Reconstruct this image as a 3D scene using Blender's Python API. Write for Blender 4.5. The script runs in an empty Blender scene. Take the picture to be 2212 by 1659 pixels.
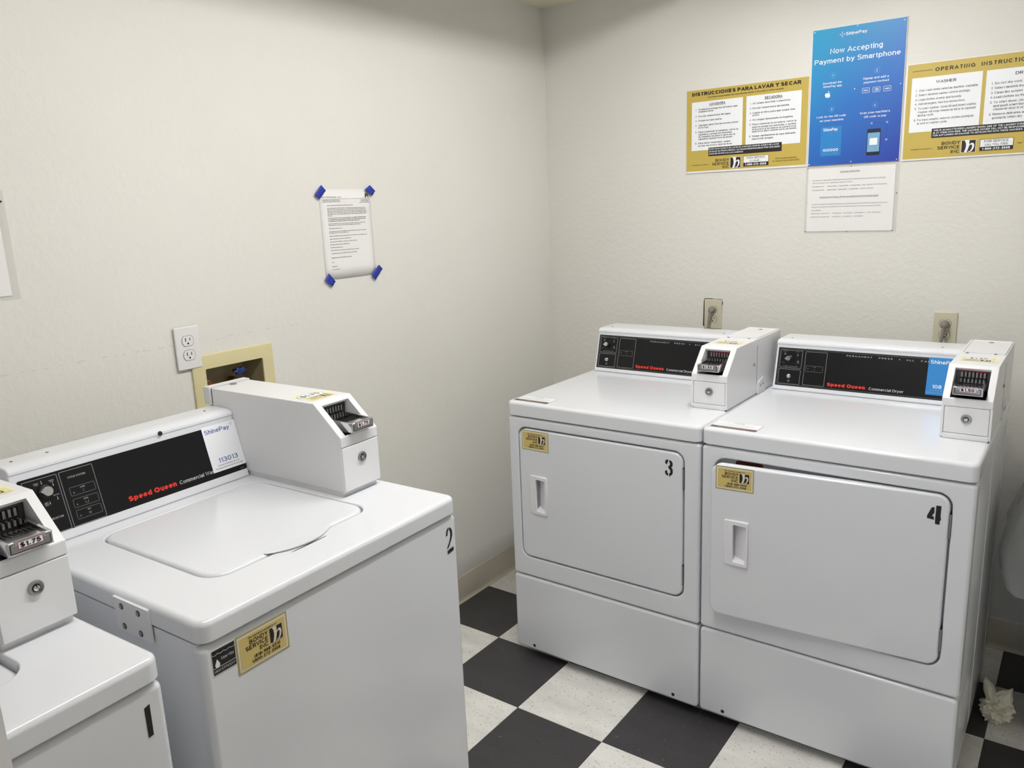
import bpy, bmesh, math, random
from mathutils import Vector, Matrix
random.seed(7)
R = math.radians
scene = bpy.context.scene
C = scene.collection

# ------------------------------------------------------------------ camera, world, exposure
cam_data = bpy.data.cameras.new('camera')
cam_data.sensor_width = 36.0
cam_data.lens = 1718.525 / 2212.0 * 36.0
cam_data.clip_start = 0.05
cam = bpy.data.objects.new('camera', cam_data)
C.objects.link(cam)
cam.location = (1.9504, -2.9523, 1.5519)
cam.rotation_euler = (1.35074, 0.04030, 0.62864)
scene.camera = cam

world = bpy.data.worlds.new('world')
scene.world = world
world.use_nodes = True
bg = world.node_tree.nodes['Background']
bg.inputs[0].default_value = (0.84, 0.90, 1.0, 1)
bg.inputs[1].default_value = 1.25

vs = scene.view_settings
vs.view_transform = 'Standard'
vs.look = 'None'
vs.gamma = 1.0
vs.use_curve_mapping = False
vs.exposure = 0.07
LAMP = 50.5

# ------------------------------------------------------------------ materials
def lin(v):
    v = v / 255.0
    return v / 12.92 if v <= 0.04045 else ((v + 0.055) / 1.055) ** 2.4

def rgb(r, g, b):
    return (lin(r), lin(g), lin(b), 1.0)

MATS = {}
def mat(name, color, rough=0.5, metal=0.0, bump=0.0, bscale=60.0, var=0.0, vscale=8.0, spec=0.5, alpha=1.0, emit=0.0, coat=0.0):
    if name in MATS:
        return MATS[name]
    m = bpy.data.materials.new(name)
    m.use_nodes = True
    nt = m.node_tree
    p = nt.nodes['Principled BSDF']
    p.inputs['Base Color'].default_value = color
    p.inputs['Roughness'].default_value = rough
    p.inputs['Metallic'].default_value = metal
    p.inputs['Specular IOR Level'].default_value = spec
    p.inputs['Alpha'].default_value = alpha
    p.inputs['Coat Weight'].default_value = coat
    p.inputs['Coat Roughness'].default_value = 0.12
    if emit:
        p.inputs['Emission Color'].default_value = color
        p.inputs['Emission Strength'].default_value = emit
    if bump or var:
        g = nt.nodes.new('ShaderNodeNewGeometry')
    if bump:
        n = nt.nodes.new('ShaderNodeTexNoise')
        n.inputs['Scale'].default_value = bscale
        n.inputs['Detail'].default_value = 3.0
        nt.links.new(g.outputs['Position'], n.inputs['Vector'])
        b = nt.nodes.new('ShaderNodeBump')
        b.inputs['Strength'].default_value = bump
        b.inputs['Distance'].default_value = 0.002
        nt.links.new(n.outputs['Fac'], b.inputs['Height'])
        nt.links.new(b.outputs['Normal'], p.inputs['Normal'])
    if var:
        n2 = nt.nodes.new('ShaderNodeTexNoise')
        n2.inputs['Scale'].default_value = vscale
        n2.inputs['Detail'].default_value = 4.0
        nt.links.new(g.outputs['Position'], n2.inputs['Vector'])
        mx = nt.nodes.new('ShaderNodeMix')
        mx.data_type = 'RGBA'
        mx.inputs[6].default_value = [c * (1 - var) for c in color[:3]] + [1]
        mx.inputs[7].default_value = [min(1, c * (1 + var)) for c in color[:3]] + [1]
        nt.links.new(n2.outputs['Fac'], mx.inputs[0])
        nt.links.new(mx.outputs[2], p.inputs['Base Color'])
    MATS[name] = m
    return m

def wall_material():
    m = mat('wall_paint', rgb(222, 219, 210), rough=0.62, spec=0.3)
    nt = m.node_tree
    p = nt.nodes['Principled BSDF']
    g = nt.nodes.new('ShaderNodeNewGeometry')
    a = nt.nodes.new('ShaderNodeTexNoise'); a.inputs['Scale'].default_value = 120; a.inputs['Detail'].default_value = 2
    b = nt.nodes.new('ShaderNodeTexNoise'); b.inputs['Scale'].default_value = 48; b.inputs['Detail'].default_value = 3
    rmp = nt.nodes.new('ShaderNodeValToRGB')
    rmp.color_ramp.elements[0].position = 0.42; rmp.color_ramp.elements[1].position = 0.62
    ad = nt.nodes.new('ShaderNodeMath'); ad.operation = 'MULTIPLY_ADD'; ad.inputs[1].default_value = 0.55
    bp = nt.nodes.new('ShaderNodeBump'); bp.inputs['Strength'].default_value = 0.18; bp.inputs['Distance'].default_value = 0.0022
    nt.links.new(g.outputs['Position'], a.inputs['Vector']); nt.links.new(g.outputs['Position'], b.inputs['Vector'])
    nt.links.new(b.outputs['Fac'], rmp.inputs['Fac'])
    nt.links.new(a.outputs['Fac'], ad.inputs[0]); nt.links.new(rmp.outputs['Color'], ad.inputs[2])
    nt.links.new(ad.outputs[0], bp.inputs['Height']); nt.links.new(bp.outputs['Normal'], p.inputs['Normal'])
    # slight dirt
    d = nt.nodes.new('ShaderNodeTexNoise'); d.inputs['Scale'].default_value = 2.2; d.inputs['Detail'].default_value = 6
    nt.links.new(g.outputs['Position'], d.inputs['Vector'])
    mx = nt.nodes.new('ShaderNodeMix'); mx.data_type = 'RGBA'
    mx.inputs[6].default_value = rgb(219, 217, 210); mx.inputs[7].default_value = rgb(227, 225, 219)
    nt.links.new(d.outputs['Fac'], mx.inputs[0])
    # a broken scuff line across the left wall, behind the washers
    sp = nt.nodes.new('ShaderNodeSeparateXYZ'); nt.links.new(g.outputs['Position'], sp.inputs[0])
    def mth(op, a_, b_, c_=None):
        q = nt.nodes.new('ShaderNodeMath'); q.operation = op
        for i, v_ in enumerate((a_, b_, c_)):
            if v_ is None: continue
            if isinstance(v_, (int, float)): q.inputs[i].default_value = v_
            else: nt.links.new(v_, q.inputs[i])
        return q.outputs[0]
    nb = nt.nodes.new('ShaderNodeTexNoise'); nb.inputs['Scale'].default_value = 14; nb.inputs['Detail'].default_value = 4
    nt.links.new(g.outputs['Position'], nb.inputs['Vector'])
    zz = mth('MULTIPLY_ADD', nb.outputs['Fac'], 0.02, sp.outputs['Z'])
    line = mth('COMPARE', zz, 1.238, 0.0010)
    brk = mth('GREATER_THAN', b.outputs['Fac'], 0.52)
    here = mth('MULTIPLY', mth('LESS_THAN', sp.outputs['X'], 0.01), mth('LESS_THAN', sp.outputs['Y'], -1.40))
    msk = mth('MULTIPLY', mth('MULTIPLY', line, brk), mth('MULTIPLY', here, 0.2))
    m2 = nt.nodes.new('ShaderNodeMix'); m2.data_type = 'RGBA'; m2.inputs[7].default_value = rgb(120, 112, 100)
    nt.links.new(msk, m2.inputs[0]); nt.links.new(mx.outputs[2], m2.inputs[6]); nt.links.new(m2.outputs[2], p.inputs['Base Color'])
    return m

def tile_material(name, base, dark, light, rough):
    m = mat(name, base, rough=rough)
    nt = m.node_tree
    p = nt.nodes['Principled BSDF']
    g = nt.nodes.new('ShaderNodeNewGeometry')
    mp = nt.nodes.new('ShaderNodeMapping'); mp.inputs['Rotation'].default_value = (0, 0, 0.9); mp.inputs['Scale'].default_value = (1.0, 2.6, 1)
    nt.links.new(g.outputs['Position'], mp.inputs['Vector'])
    n1 = nt.nodes.new('ShaderNodeTexNoise'); n1.inputs['Scale'].default_value = 95; n1.inputs['Detail'].default_value = 2
    n2 = nt.nodes.new('ShaderNodeTexNoise'); n2.inputs['Scale'].default_value = 62; n2.inputs['Detail'].default_value = 2
    n3 = nt.nodes.new('ShaderNodeTexNoise'); n3.inputs['Scale'].default_value = 7; n3.inputs['Detail'].default_value = 4
    for n in (n1, n3): nt.links.new(mp.outputs[0], n.inputs['Vector'])
    nt.links.new(g.outputs['Position'], n2.inputs['Vector'])
    r1 = nt.nodes.new('ShaderNodeValToRGB'); r1.color_ramp.elements[0].position = 0.655; r1.color_ramp.elements[1].position = 0.685
    r2 = nt.nodes.new('ShaderNodeValToRGB'); r2.color_ramp.elements[0].position = 0.69; r2.color_ramp.elements[1].position = 0.74
    r3 = nt.nodes.new('ShaderNodeValToRGB'); r3.color_ramp.elements[0].position = 0.3; r3.color_ramp.elements[1].position = 0.7
    nt.links.new(n1.outputs['Fac'], r1.inputs['Fac']); nt.links.new(n2.outputs['Fac'], r2.inputs['Fac']); nt.links.new(n3.outputs['Fac'], r3.inputs['Fac'])
    m0 = nt.nodes.new('ShaderNodeMix'); m0.data_type = 'RGBA'
    m0.inputs[6].default_value = [c * 0.9 for c in base[:3]] + [1]; m0.inputs[7].default_value = [c * 1.08 for c in base[:3]] + [1]
    nt.links.new(r3.outputs['Color'], m0.inputs[0])
    m1 = nt.nodes.new('ShaderNodeMix'); m1.data_type = 'RGBA'; m1.inputs[7].default_value = dark
    nt.links.new(r1.outputs['Color'], m1.inputs[0]); nt.links.new(m0.outputs[2], m1.inputs[6])
    m2 = nt.nodes.new('ShaderNodeMix'); m2.data_type = 'RGBA'; m2.inputs[7].default_value = light
    nt.links.new(r2.outputs['Color'], m2.inputs[0]); nt.links.new(m1.outputs[2], m2.inputs[6])
    nt.links.new(m2.outputs[2], p.inputs['Base Color'])
    b = nt.nodes.new('ShaderNodeBump'); b.inputs['Strength'].default_value = 0.08; b.inputs['Distance'].default_value = 0.001
    nt.links.new(n2.outputs['Fac'], b.inputs['Height']); nt.links.new(b.outputs['Normal'], p.inputs['Normal'])
    return m

def poster_material():
    m = mat('poster_blue', rgb(50, 120, 190), rough=0.4)
    nt = m.node_tree
    p = nt.nodes['Principled BSDF']
    tc = nt.nodes.new('ShaderNodeTexCoord')
    sp = nt.nodes.new('ShaderNodeSeparateXYZ')
    nt.links.new(tc.outputs['Generated'], sp.inputs[0])
    a = nt.nodes.new('ShaderNodeMath'); a.operation = 'MULTIPLY'; a.inputs[1].default_value = 0.62
    b = nt.nodes.new('ShaderNodeMath'); b.operation = 'MULTIPLY_ADD'; b.inputs[1].default_value = -0.38; b.inputs[2].default_value = 0.38
    nt.links.new(sp.outputs['Z'], a.inputs[0]); nt.links.new(sp.outputs['X'], b.inputs[0])
    s = nt.nodes.new('ShaderNodeMath'); s.operation = 'ADD'
    nt.links.new(a.outputs[0], s.inputs[0]); nt.links.new(b.outputs[0], s.inputs[1])
    r = nt.nodes.new('ShaderNodeValToRGB')
    e = r.color_ramp.elements
    e[0].position = 0.02; e[0].color = rgb(38, 62, 165)
    e[1].position = 0.98; e[1].color = rgb(40, 160, 205)
    k = e.new(0.5); k.color = rgb(36, 112, 192)
    nt.links.new(s.outputs[0], r.inputs['Fac']); nt.links.new(r.outputs['Color'], p.inputs['Base Color'])
    return m

WALL = wall_material()
CEIL = mat('ceiling_paint', rgb(226, 220, 200), rough=0.7, bump=0.25, bscale=90)
ENAMEL = mat('white_enamel', rgb(227, 229, 234), rough=0.17, spec=0.5, bump=0.012, bscale=220)
ENAMEL2 = mat('white_powder_coat', rgb(230, 230, 232), rough=0.32, spec=0.45, bump=0.02, bscale=400)
PLASTIC = mat('white_plastic', rgb(235, 233, 238), rough=0.35)
DARK = mat('dark_gap', rgb(28, 27, 27), rough=0.8)
BLACKP = mat('black_panel', rgb(11, 11, 15), rough=0.3, spec=0.35)
GREYLINE = mat('grey_print', rgb(150, 150, 150), rough=0.5)
LGREY = mat('light_grey_print', rgb(200, 200, 200), rough=0.5)
DIMPRINT = mat('dim_grey_print', rgb(105, 105, 108), rough=0.5)
RED = mat('red_print', rgb(225, 52, 38), rough=0.45)
DKRED = mat('dark_red_print', rgb(176, 42, 58), rough=0.45)
WHITEP = mat('white_print', rgb(238, 240, 244), rough=0.5)
PAPER = mat('white_paper', rgb(233, 231, 230), rough=0.7, var=0.01)
BLACK = mat('black_ink', rgb(22, 20, 20), rough=0.55)
INK = mat('grey_ink', rgb(78, 76, 76), rough=0.6)
PALEINK = mat('pale_ink', rgb(120, 118, 118), rough=0.6)
BLUEINK = mat('blue_ink', rgb(38, 78, 150), rough=0.5)
GOLD = mat('gold_board', rgb(196, 172, 82), rough=0.45, var=0.03, vscale=20)
GOLDS = mat('gold_sticker', rgb(214, 191, 118), rough=0.4)
OLIVE = mat('olive_print', rgb(176, 164, 106), rough=0.5)
CREAMP = mat('cream_print', rgb(228, 220, 196), rough=0.5)
BROWN = mat('brown_ink', rgb(38, 22, 18), rough=0.5)
BROWNBAR = mat('brown_bar', rgb(110, 82, 72), rough=0.5)
PALEYEL = mat('pale_yellow_sticker', rgb(240, 234, 190), rough=0.4)
YEL = mat('yellow_print', rgb(230, 221, 160), rough=0.4)
CHROME = mat('chrome', rgb(205, 205, 208), rough=0.16, metal=1.0)
STEEL = mat('brushed_steel', rgb(165, 165, 166), rough=0.35, metal=1.0)
DSTEEL = mat('dark_steel', rgb(88, 86, 86), rough=0.4, metal=1.0)
BEIGE = mat('beige_plastic', rgb(205, 199, 176), rough=0.4)
OUTW = mat('white_outlet_plastic', rgb(226, 224, 224), rough=0.38)
GREYC = mat('grey_cord', rgb(128, 122, 114), rough=0.55)
YBOX = mat('yellowed_plastic', rgb(216, 206, 160), rough=0.5, var=0.06, vscale=18, bump=0.1, bscale=60)
YBOXIN = mat('dark_box_inside', rgb(150, 138, 108), rough=0.7, var=0.25, vscale=25)  # box inside, a darker and blotchier tone than the flange
VALVE = mat('blue_valve', rgb(28, 48, 112), rough=0.45)
BRASS = mat('rusty_brass', rgb(122, 84, 50), rough=0.6, metal=0.5, var=0.3, vscale=60)
TAPE = mat('blue_tape', rgb(30, 48, 158), rough=0.55, var=0.08, vscale=60)
BASE = mat('cove_base_vinyl', rgb(206, 198, 180), rough=0.45, var=0.03)
DOORP = mat('door_paint', rgb(238, 234, 230), rough=0.45)
TILE_B = tile_material('black_floor_tile', rgb(64, 62, 64), rgb(36, 35, 37), rgb(96, 94, 96), 0.42)
TILE_W = tile_material('white_floor_tile', rgb(236, 234, 229), rgb(126, 122, 117), rgb(240, 238, 234), 0.4)
GROUT = mat('tile_joint', rgb(60, 57, 54), rough=0.8)
POSTER = poster_material()
PBLUE = mat('poster_card_blue', rgb(40, 130, 200), rough=0.4)
PDARK = mat('poster_dark', rgb(20, 26, 48), rough=0.4)
PSCREEN = mat('poster_screen', rgb(120, 170, 205), rough=0.4)
STKBLUE = mat('sticker_blue', rgb(38, 128, 198), rough=0.4)
BINM = mat('grey_bin_plastic', rgb(70, 72, 72), rough=0.5)
LINER = mat('clear_liner', rgb(232, 233, 230), rough=0.25, alpha=0.50, bump=1.0, bscale=38)
SLEEVE = mat('clear_sleeve', rgb(236, 234, 230), rough=0.2, alpha=0.25)
TISSUE = mat('tissue_paper', rgb(226, 220, 200), rough=0.85, bump=0.3, bscale=120)
DIFF = mat('lamp_diffuser', (1.0, 0.99, 0.975, 1), rough=0.5, emit=LAMP)
LAMPM = mat('lamp_metal', rgb(150, 148, 140), rough=0.5)

# ------------------------------------------------------------------ mesh builder
def rr(a0, a1, b0, b1, r, n=5):
    r = max(1e-5, min(r, (a1 - a0) / 2 - 1e-6, (b1 - b0) / 2 - 1e-6))
    out = []
    for cx, cy, s in ((a1 - r, b1 - r, 0), (a0 + r, b1 - r, 90), (a0 + r, b0 + r, 180), (a1 - r, b0 + r, 270)):
        for i in range(n):
            t = R(s + 90.0 * i / (n - 1))
            out.append((cx + r * math.cos(t), cy + r * math.sin(t)))
    return out

class MB:
    def __init__(s):
        s.v = []; s.f = []; s.m = []; s.mats = []; s.cur = 0
    def use(s, m):
        if m not in s.mats: s.mats.append(m)
        s.cur = s.mats.index(m); return s
    def vert(s, p): s.v.append(tuple(p)); return len(s.v) - 1
    def face(s, idx): s.f.append(tuple(idx)); s.m.append(s.cur)
    def poly(s, pts): s.face([s.vert(p) for p in pts])
    def box(s, x0, x1, y0, y1, z0, z1):
        i = [s.vert(p) for p in ((x0,y0,z0),(x1,y0,z0),(x1,y1,z0),(x0,y1,z0),(x0,y0,z1),(x1,y0,z1),(x1,y1,z1),(x0,y1,z1))]
        for q in ((0,3,2,1),(4,5,6,7),(0,1,5,4),(1,2,6,5),(2,3,7,6),(3,0,4,7)): s.face([i[k] for k in q])
        return s
    def loft(s, rings, c0=True, c1=True, closed=True):
        ids = [[s.vert(p) for p in r] for r in rings]
        n = len(ids[0])
        for a, b in zip(ids, ids[1:]):
            for k in range(n if closed else n - 1):
                k2 = (k + 1) % n
                s.face((a[k], a[k2], b[k2], b[k]))
        if c0: s.face(ids[0][::-1])
        if c1: s.face(ids[-1])
        return s
    def prism(s, prof, x0, x1):           # profile in (y, z), extruded along x
        return s.loft([[(x0, y, z) for y, z in prof], [(x1, y, z) for y, z in prof]])
    def lathe(s, prof, o, ax, n=20, c0=True, c1=True):
        ax = Vector(ax).normalized(); t = Vector((0, 0, 1)) if abs(ax.z) < 0.9 else Vector((1, 0, 0))
        u = ax.cross(t).normalized(); w = ax.cross(u); o = Vector(o)
        return s.loft([[o + ax * h + (u * math.cos(2 * math.pi * k / n) + w * math.sin(2 * math.pi * k / n)) * r for k in range(n)] for r, h in prof], c0, c1)
    def tube(s, pts, r, n=8):
        pts = [Vector(p) for p in pts]; rings = []; u = None
        for i, p in enumerate(pts):
            d = (pts[min(i + 1, len(pts) - 1)] - pts[max(i - 1, 0)]).normalized()
            if u is None: u = d.orthogonal().normalized()
            u = (u - d * u.dot(d)).normalized(); w = d.cross(u)
            rr_ = r[i] if isinstance(r, (list, tuple)) else r
            rings.append([p + (u * math.cos(2 * math.pi * k / n) + w * math.sin(2 * math.pi * k / n)) * rr_ for k in range(n)])
        return s.loft(rings)
    def slab_xz(s, x0, x1, z0, z1, r, yb, yf, e, n=5, back_e=0.0, hole=None):   # rounded plate facing -y
        R_ = []
        R_.append([(a, yb, b) for a, b in rr(x0 + back_e, x1 - back_e, z0 + back_e, z1 - back_e, r, n)])
        if back_e: R_.append([(a, yb - back_e, b) for a, b in rr(x0, x1, z0, z1, r, n)])
        for k in range(5):
            t = math.pi / 2 * k / 4
            i = e * (1 - math.cos(t))
            R_.append([(a, yf + e * (1 - math.sin(t)), b) for a, b in rr(x0 + i, x1 - i, z0 + i, z1 - i, max(r - i, 0.0005), n)])
        if hole:
            hx0, hx1, hz0, hz1, hr, he, hy = hole
            for k in range(4):
                t = math.pi / 2 * k / 3
                i = he * (1 - math.sin(t))
                R_.append([(a, yf + he * (1 - math.cos(t)), b) for a, b in rr(hx0 - i, hx1 + i, hz0 - i, hz1 + i, hr + i, n)])
            R_.append([(a, hy, b) for a, b in rr(hx0, hx1, hz0, hz1, hr, n)])
            return s.loft(R_, True, False)
        return s.loft(R_)
    def slab_xy(s, x0, x1, y0, y1, r, zb, zt, e, n=6, be=0.003, hole=None, floor=True):
        R_ = []
        R_.append([(a, b, zb) for a, b in rr(x0 + be, x1 - be, y0 + be, y1 - be, r, n)])
        R_.append([(a, b, zb + be) for a, b in rr(x0, x1, y0, y1, r, n)])
        for k in range(6):
            t = math.pi / 2 * k / 5
            i = e * (1 - math.cos(t))
            R_.append([(a, b, zt - e * (1 - math.sin(t))) for a, b in rr(x0 + i, x1 - i, y0 + i, y1 - i, max(r - i, 0.001), n)])
        if hole:
            hx0, hx1, hy0, hy1, hr, he, hz = hole
            for k in range(4):
                t = math.pi / 2 * k / 3
                i = he * (1 - math.sin(t))
                R_.append([(a, b, zt - he * (1 - math.cos(t))) for a, b in rr(hx0 - i, hx1 + i, hy0 - i, hy1 + i, hr + i, n)])
            R_.append([(a, b, hz) for a, b in rr(hx0, hx1, hy0, hy1, hr, n)])
        return s.loft(R_)
    def build(s, name, parent=None, m=None, smooth=None, recalc=True, loc=None, wn=False):
        me = bpy.data.meshes.new(name)
        me.from_pydata(s.v, [], s.f)
        for k in (s.mats or [m]): me.materials.append(k)
        if s.mats: me.polygons.foreach_set('material_index', s.m)
        if recalc:
            bm = bmesh.new(); bm.from_mesh(me)
            bmesh.ops.recalc_face_normals(bm, faces=bm.faces)
            bm.to_mesh(me); bm.free()
        if smooth:
            me.shade_smooth(); me.set_sharp_from_angle(angle=R(smooth))
        me.update()
        o = bpy.data.objects.new(name, me)
        C.objects.link(o)
        if loc: o.location = loc
        if parent: o.parent = parent
        if wn:
            w = o.modifiers.new('weighted_normal', 'WEIGHTED_NORMAL'); w.keep_sharp = True; w.weight = 100
        return o

def tag(o, label, cat, group=None):
    o['label'] = label; o['category'] = cat
    if group: o['group'] = group
    return o

def thing(name, label, cat, loc=(0, 0, 0), rz=0.0, group=None):
    o = bpy.data.objects.new(name, None); C.objects.link(o)
    o.empty_display_size = 0.1; o.location = loc; o.rotation_euler = (0, 0, rz)
    return tag(o, label, cat, group)

def struct(o): o['kind'] = 'structure'; return o

# ------------------------------------------------------------------ lettering (plain grotesque drawn as strokes)
def _arc(cx, cy, rx, ry, a0, a1):
    n = max(3, int(abs(a1 - a0) / 22))
    return [(cx + rx * math.cos(R(a0 + (a1 - a0) * i / n)), cy + ry * math.sin(R(a0 + (a1 - a0) * i / n))) for i in range(n + 1)]
def _el(cx, cy, rx, ry): return _arc(cx, cy, rx, ry, 90, 450)
_S = _arc(.28, .75, .26, .25, 25, 262) + _arc(.28, .255, .29, .255, 82, -158)
_P = [(0, 0), (0, 1), (.30, 1)] + _arc(.30, .73, .26, .27, 80, -80) + [(.30, .46), (0, .46)]
STROKES = {
 'A': [[(0, 0), (.33, 1), (.66, 0)], [(.11, .32), (.55, .32)]],
 'B': [[(0, 0), (0, 1), (.30, 1)] + _arc(.30, .76, .24, .24, 80, -80) + [(.30, .52), (0, .52)], [(.30, .52)] + _arc(.32, .26, .27, .26, 80, -80) + [(.30, 0), (0, 0)]],
 'C': [_arc(.36, .5, .36, .5, 42, 318)], 'D': [[(0, 0), (0, 1), (.26, 1)] + _arc(.26, .5, .37, .5, 80, -80) + [(.26, 0), (0, 0)]],
 'E': [[(.52, 1), (0, 1), (0, 0), (.54, 0)], [(0, .52), (.48, .52)]], 'F': [[(.50, 1), (0, 1), (0, 0)], [(0, .50), (.44, .50)]],
 'G': [_arc(.37, .5, .37, .5, 42, 320) + [(.70, .20), (.70, .46), (.40, .46)]], 'H': [[(0, 0), (0, 1)], [(.58, 0), (.58, 1)], [(0, .52), (.58, .52)]],
 'I': [[(0, 0), (0, 1)]], 'J': [[(.40, 1), (.40, .24)] + _arc(.20, .24, .20, .24, 0, -175)], 'K': [[(0, 0), (0, 1)], [(.55, 1), (0, .36)], [(.20, .60), (.60, 0)]],
 'L': [[(0, 1), (0, 0), (.47, 0)]], 'M': [[(0, 0), (0, 1), (.36, .10), (.72, 1), (.72, 0)]], 'N': [[(0, 0), (0, 1), (.58, 0), (.58, 1)]], 'O': [_el(.38, .5, .38, .5)],
 'P': [_P], 'Q': [_el(.38, .5, .38, .5), [(.44, .26), (.74, -.03)]], 'R': [_P, [(.30, .46), (.58, 0)]], 'S': [_S], 'T': [[(0, 1), (.58, 1)], [(.29, 1), (.29, 0)]],
 'U': [[(0, 1), (0, .30)] + _arc(.28, .30, .28, .30, 180, 360) + [(.56, 1)]], 'V': [[(0, 1), (.31, 0), (.62, 1)]], 'W': [[(0, 1), (.21, 0), (.45, 1), (.69, 0), (.90, 1)]],
 'X': [[(0, 0), (.58, 1)], [(0, 1), (.58, 0)]], 'Y': [[(0, 1), (.30, .44), (.60, 1)], [(.30, .44), (.30, 0)]], 'Z': [[(.02, 1), (.54, 1), (0, 0), (.56, 0)]],
 '0': [_el(.25, .5, .25, .5)], '1': [[(.04, .74), (.24, 1), (.24, 0)]], '2': [_arc(.25, .73, .25, .27, 165, -28) + [(0, 0), (.52, 0)]],
 '3': [_arc(.24, .76, .23, .24, 160, -80) + [(.18, .52)], [(.18, .52)] + _arc(.24, .265, .27, .265, 80, -165)], '4': [[(.40, 0), (.40, 1), (0, .29), (.54, .29)]],
 '5': [[(.48, 1), (.09, 1), (.04, .50)] + _arc(.23, .32, .28, .32, 122, -142)], '6': [_el(.26, .29, .25, .29), _arc(.30, .42, .30, .58, 62, 190)], '7': [[(0, 1), (.51, 1), (.17, 0)]],
 '8': [_el(.25, .76, .21, .24), _el(.25, .26, .25, .26)], '9': [_el(.25, .71, .25, .29), _arc(.21, .58, .30, .58, -118, 10)],
 'a': [_arc(.22, .50, .20, .20, 160, 0) + [(.42, 0)], _el(.20, .20, .20, .20)], 'b': [[(0, 0), (0, 1)], _el(.23, .35, .23, .35)], 'c': [_arc(.23, .35, .23, .35, 45, 315)], 'd': [[(.46, 0), (.46, 1)], _el(.23, .35, .23, .35)],
 'e': [[(.0, .36), (.46, .36)] + _arc(.23, .35, .23, .35, 8, 315)], 'f': [[(.13, 0), (.13, .80)] + _arc(.27, .80, .14, .20, 170, 95), [(0, .68), (.27, .68)]],
 'g': [_el(.22, .35, .22, .35), [(.44, .70), (.44, -.05)] + _arc(.22, -.05, .22, .21, -5, -150)], 'h': [[(0, 0), (0, 1)], _arc(.20, .48, .20, .22, 180, 0) + [(.40, 0)]],
 'i': [[(0, 0), (0, .70)], [(0, .88), (0, 1)]], 'j': [[(.06, .70), (.06, -.15), (-.04, -.26)], [(.06, .88), (.06, 1)]], 'k': [[(0, 0), (0, 1)], [(.38, .70), (0, .28)], [(.14, .44), (.42, 0)]], 'l': [[(0, 0), (0, 1)]],
 'm': [[(0, 0), (0, .70)], _arc(.17, .50, .17, .20, 180, 0) + [(.34, 0)], _arc(.51, .50, .17, .20, 180, 0) + [(.68, 0)]], 'n': [[(0, 0), (0, .70)], _arc(.20, .48, .20, .22, 180, 0) + [(.40, 0)]],
 'o': [_el(.24, .35, .24, .35)], 'p': [[(0, .70), (0, -.26)], _el(.23, .35, .23, .35)], 'q': [[(.46, .70), (.46, -.26)], _el(.23, .35, .23, .35)], 'r': [[(0, 0), (0, .70)], _arc(.20, .47, .20, .23, 180, 75)],
 's': [[(x * .74, y * .70) for x, y in _S]], 't': [[(.12, .92), (.12, .14)] + _arc(.25, .14, .13, .14, 190, 270), [(0, .69), (.27, .69)]], 'u': [[(0, .70), (0, .22)] + _arc(.20, .22, .20, .22, 180, 360), [(.40, .70), (.40, 0)]],
 'v': [[(0, .70), (.21, 0), (.42, .70)]], 'w': [[(0, .70), (.16, 0), (.32, .70), (.48, 0), (.64, .70)]], 'x': [[(0, 0), (.40, .70)], [(0, .70), (.40, 0)]], 'y': [[(0, .70), (.21, .02)], [(.42, .70), (.16, -.16), (.04, -.26)]], 'z': [[(0, .70), (.38, .70), (0, 0), (.39, 0)]],
 '.': [[(0, 0), (0, .05)]], ',': [[(.03, .06), (0, -.14)]], ':': [[(0, 0), (0, .05)], [(0, .60), (0, .65)]], '-': [[(0, .38), (.24, .38)]], '(': [_arc(.30, .40, .28, .66, 130, 230)], ')': [_arc(-.14, .40, .28, .66, 50, -50)],
 "'": [[(0, .76), (0, 1)]], '$': [_S, [(.28, 1.12), (.28, -.12)]],
}
GLY = {}
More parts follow.
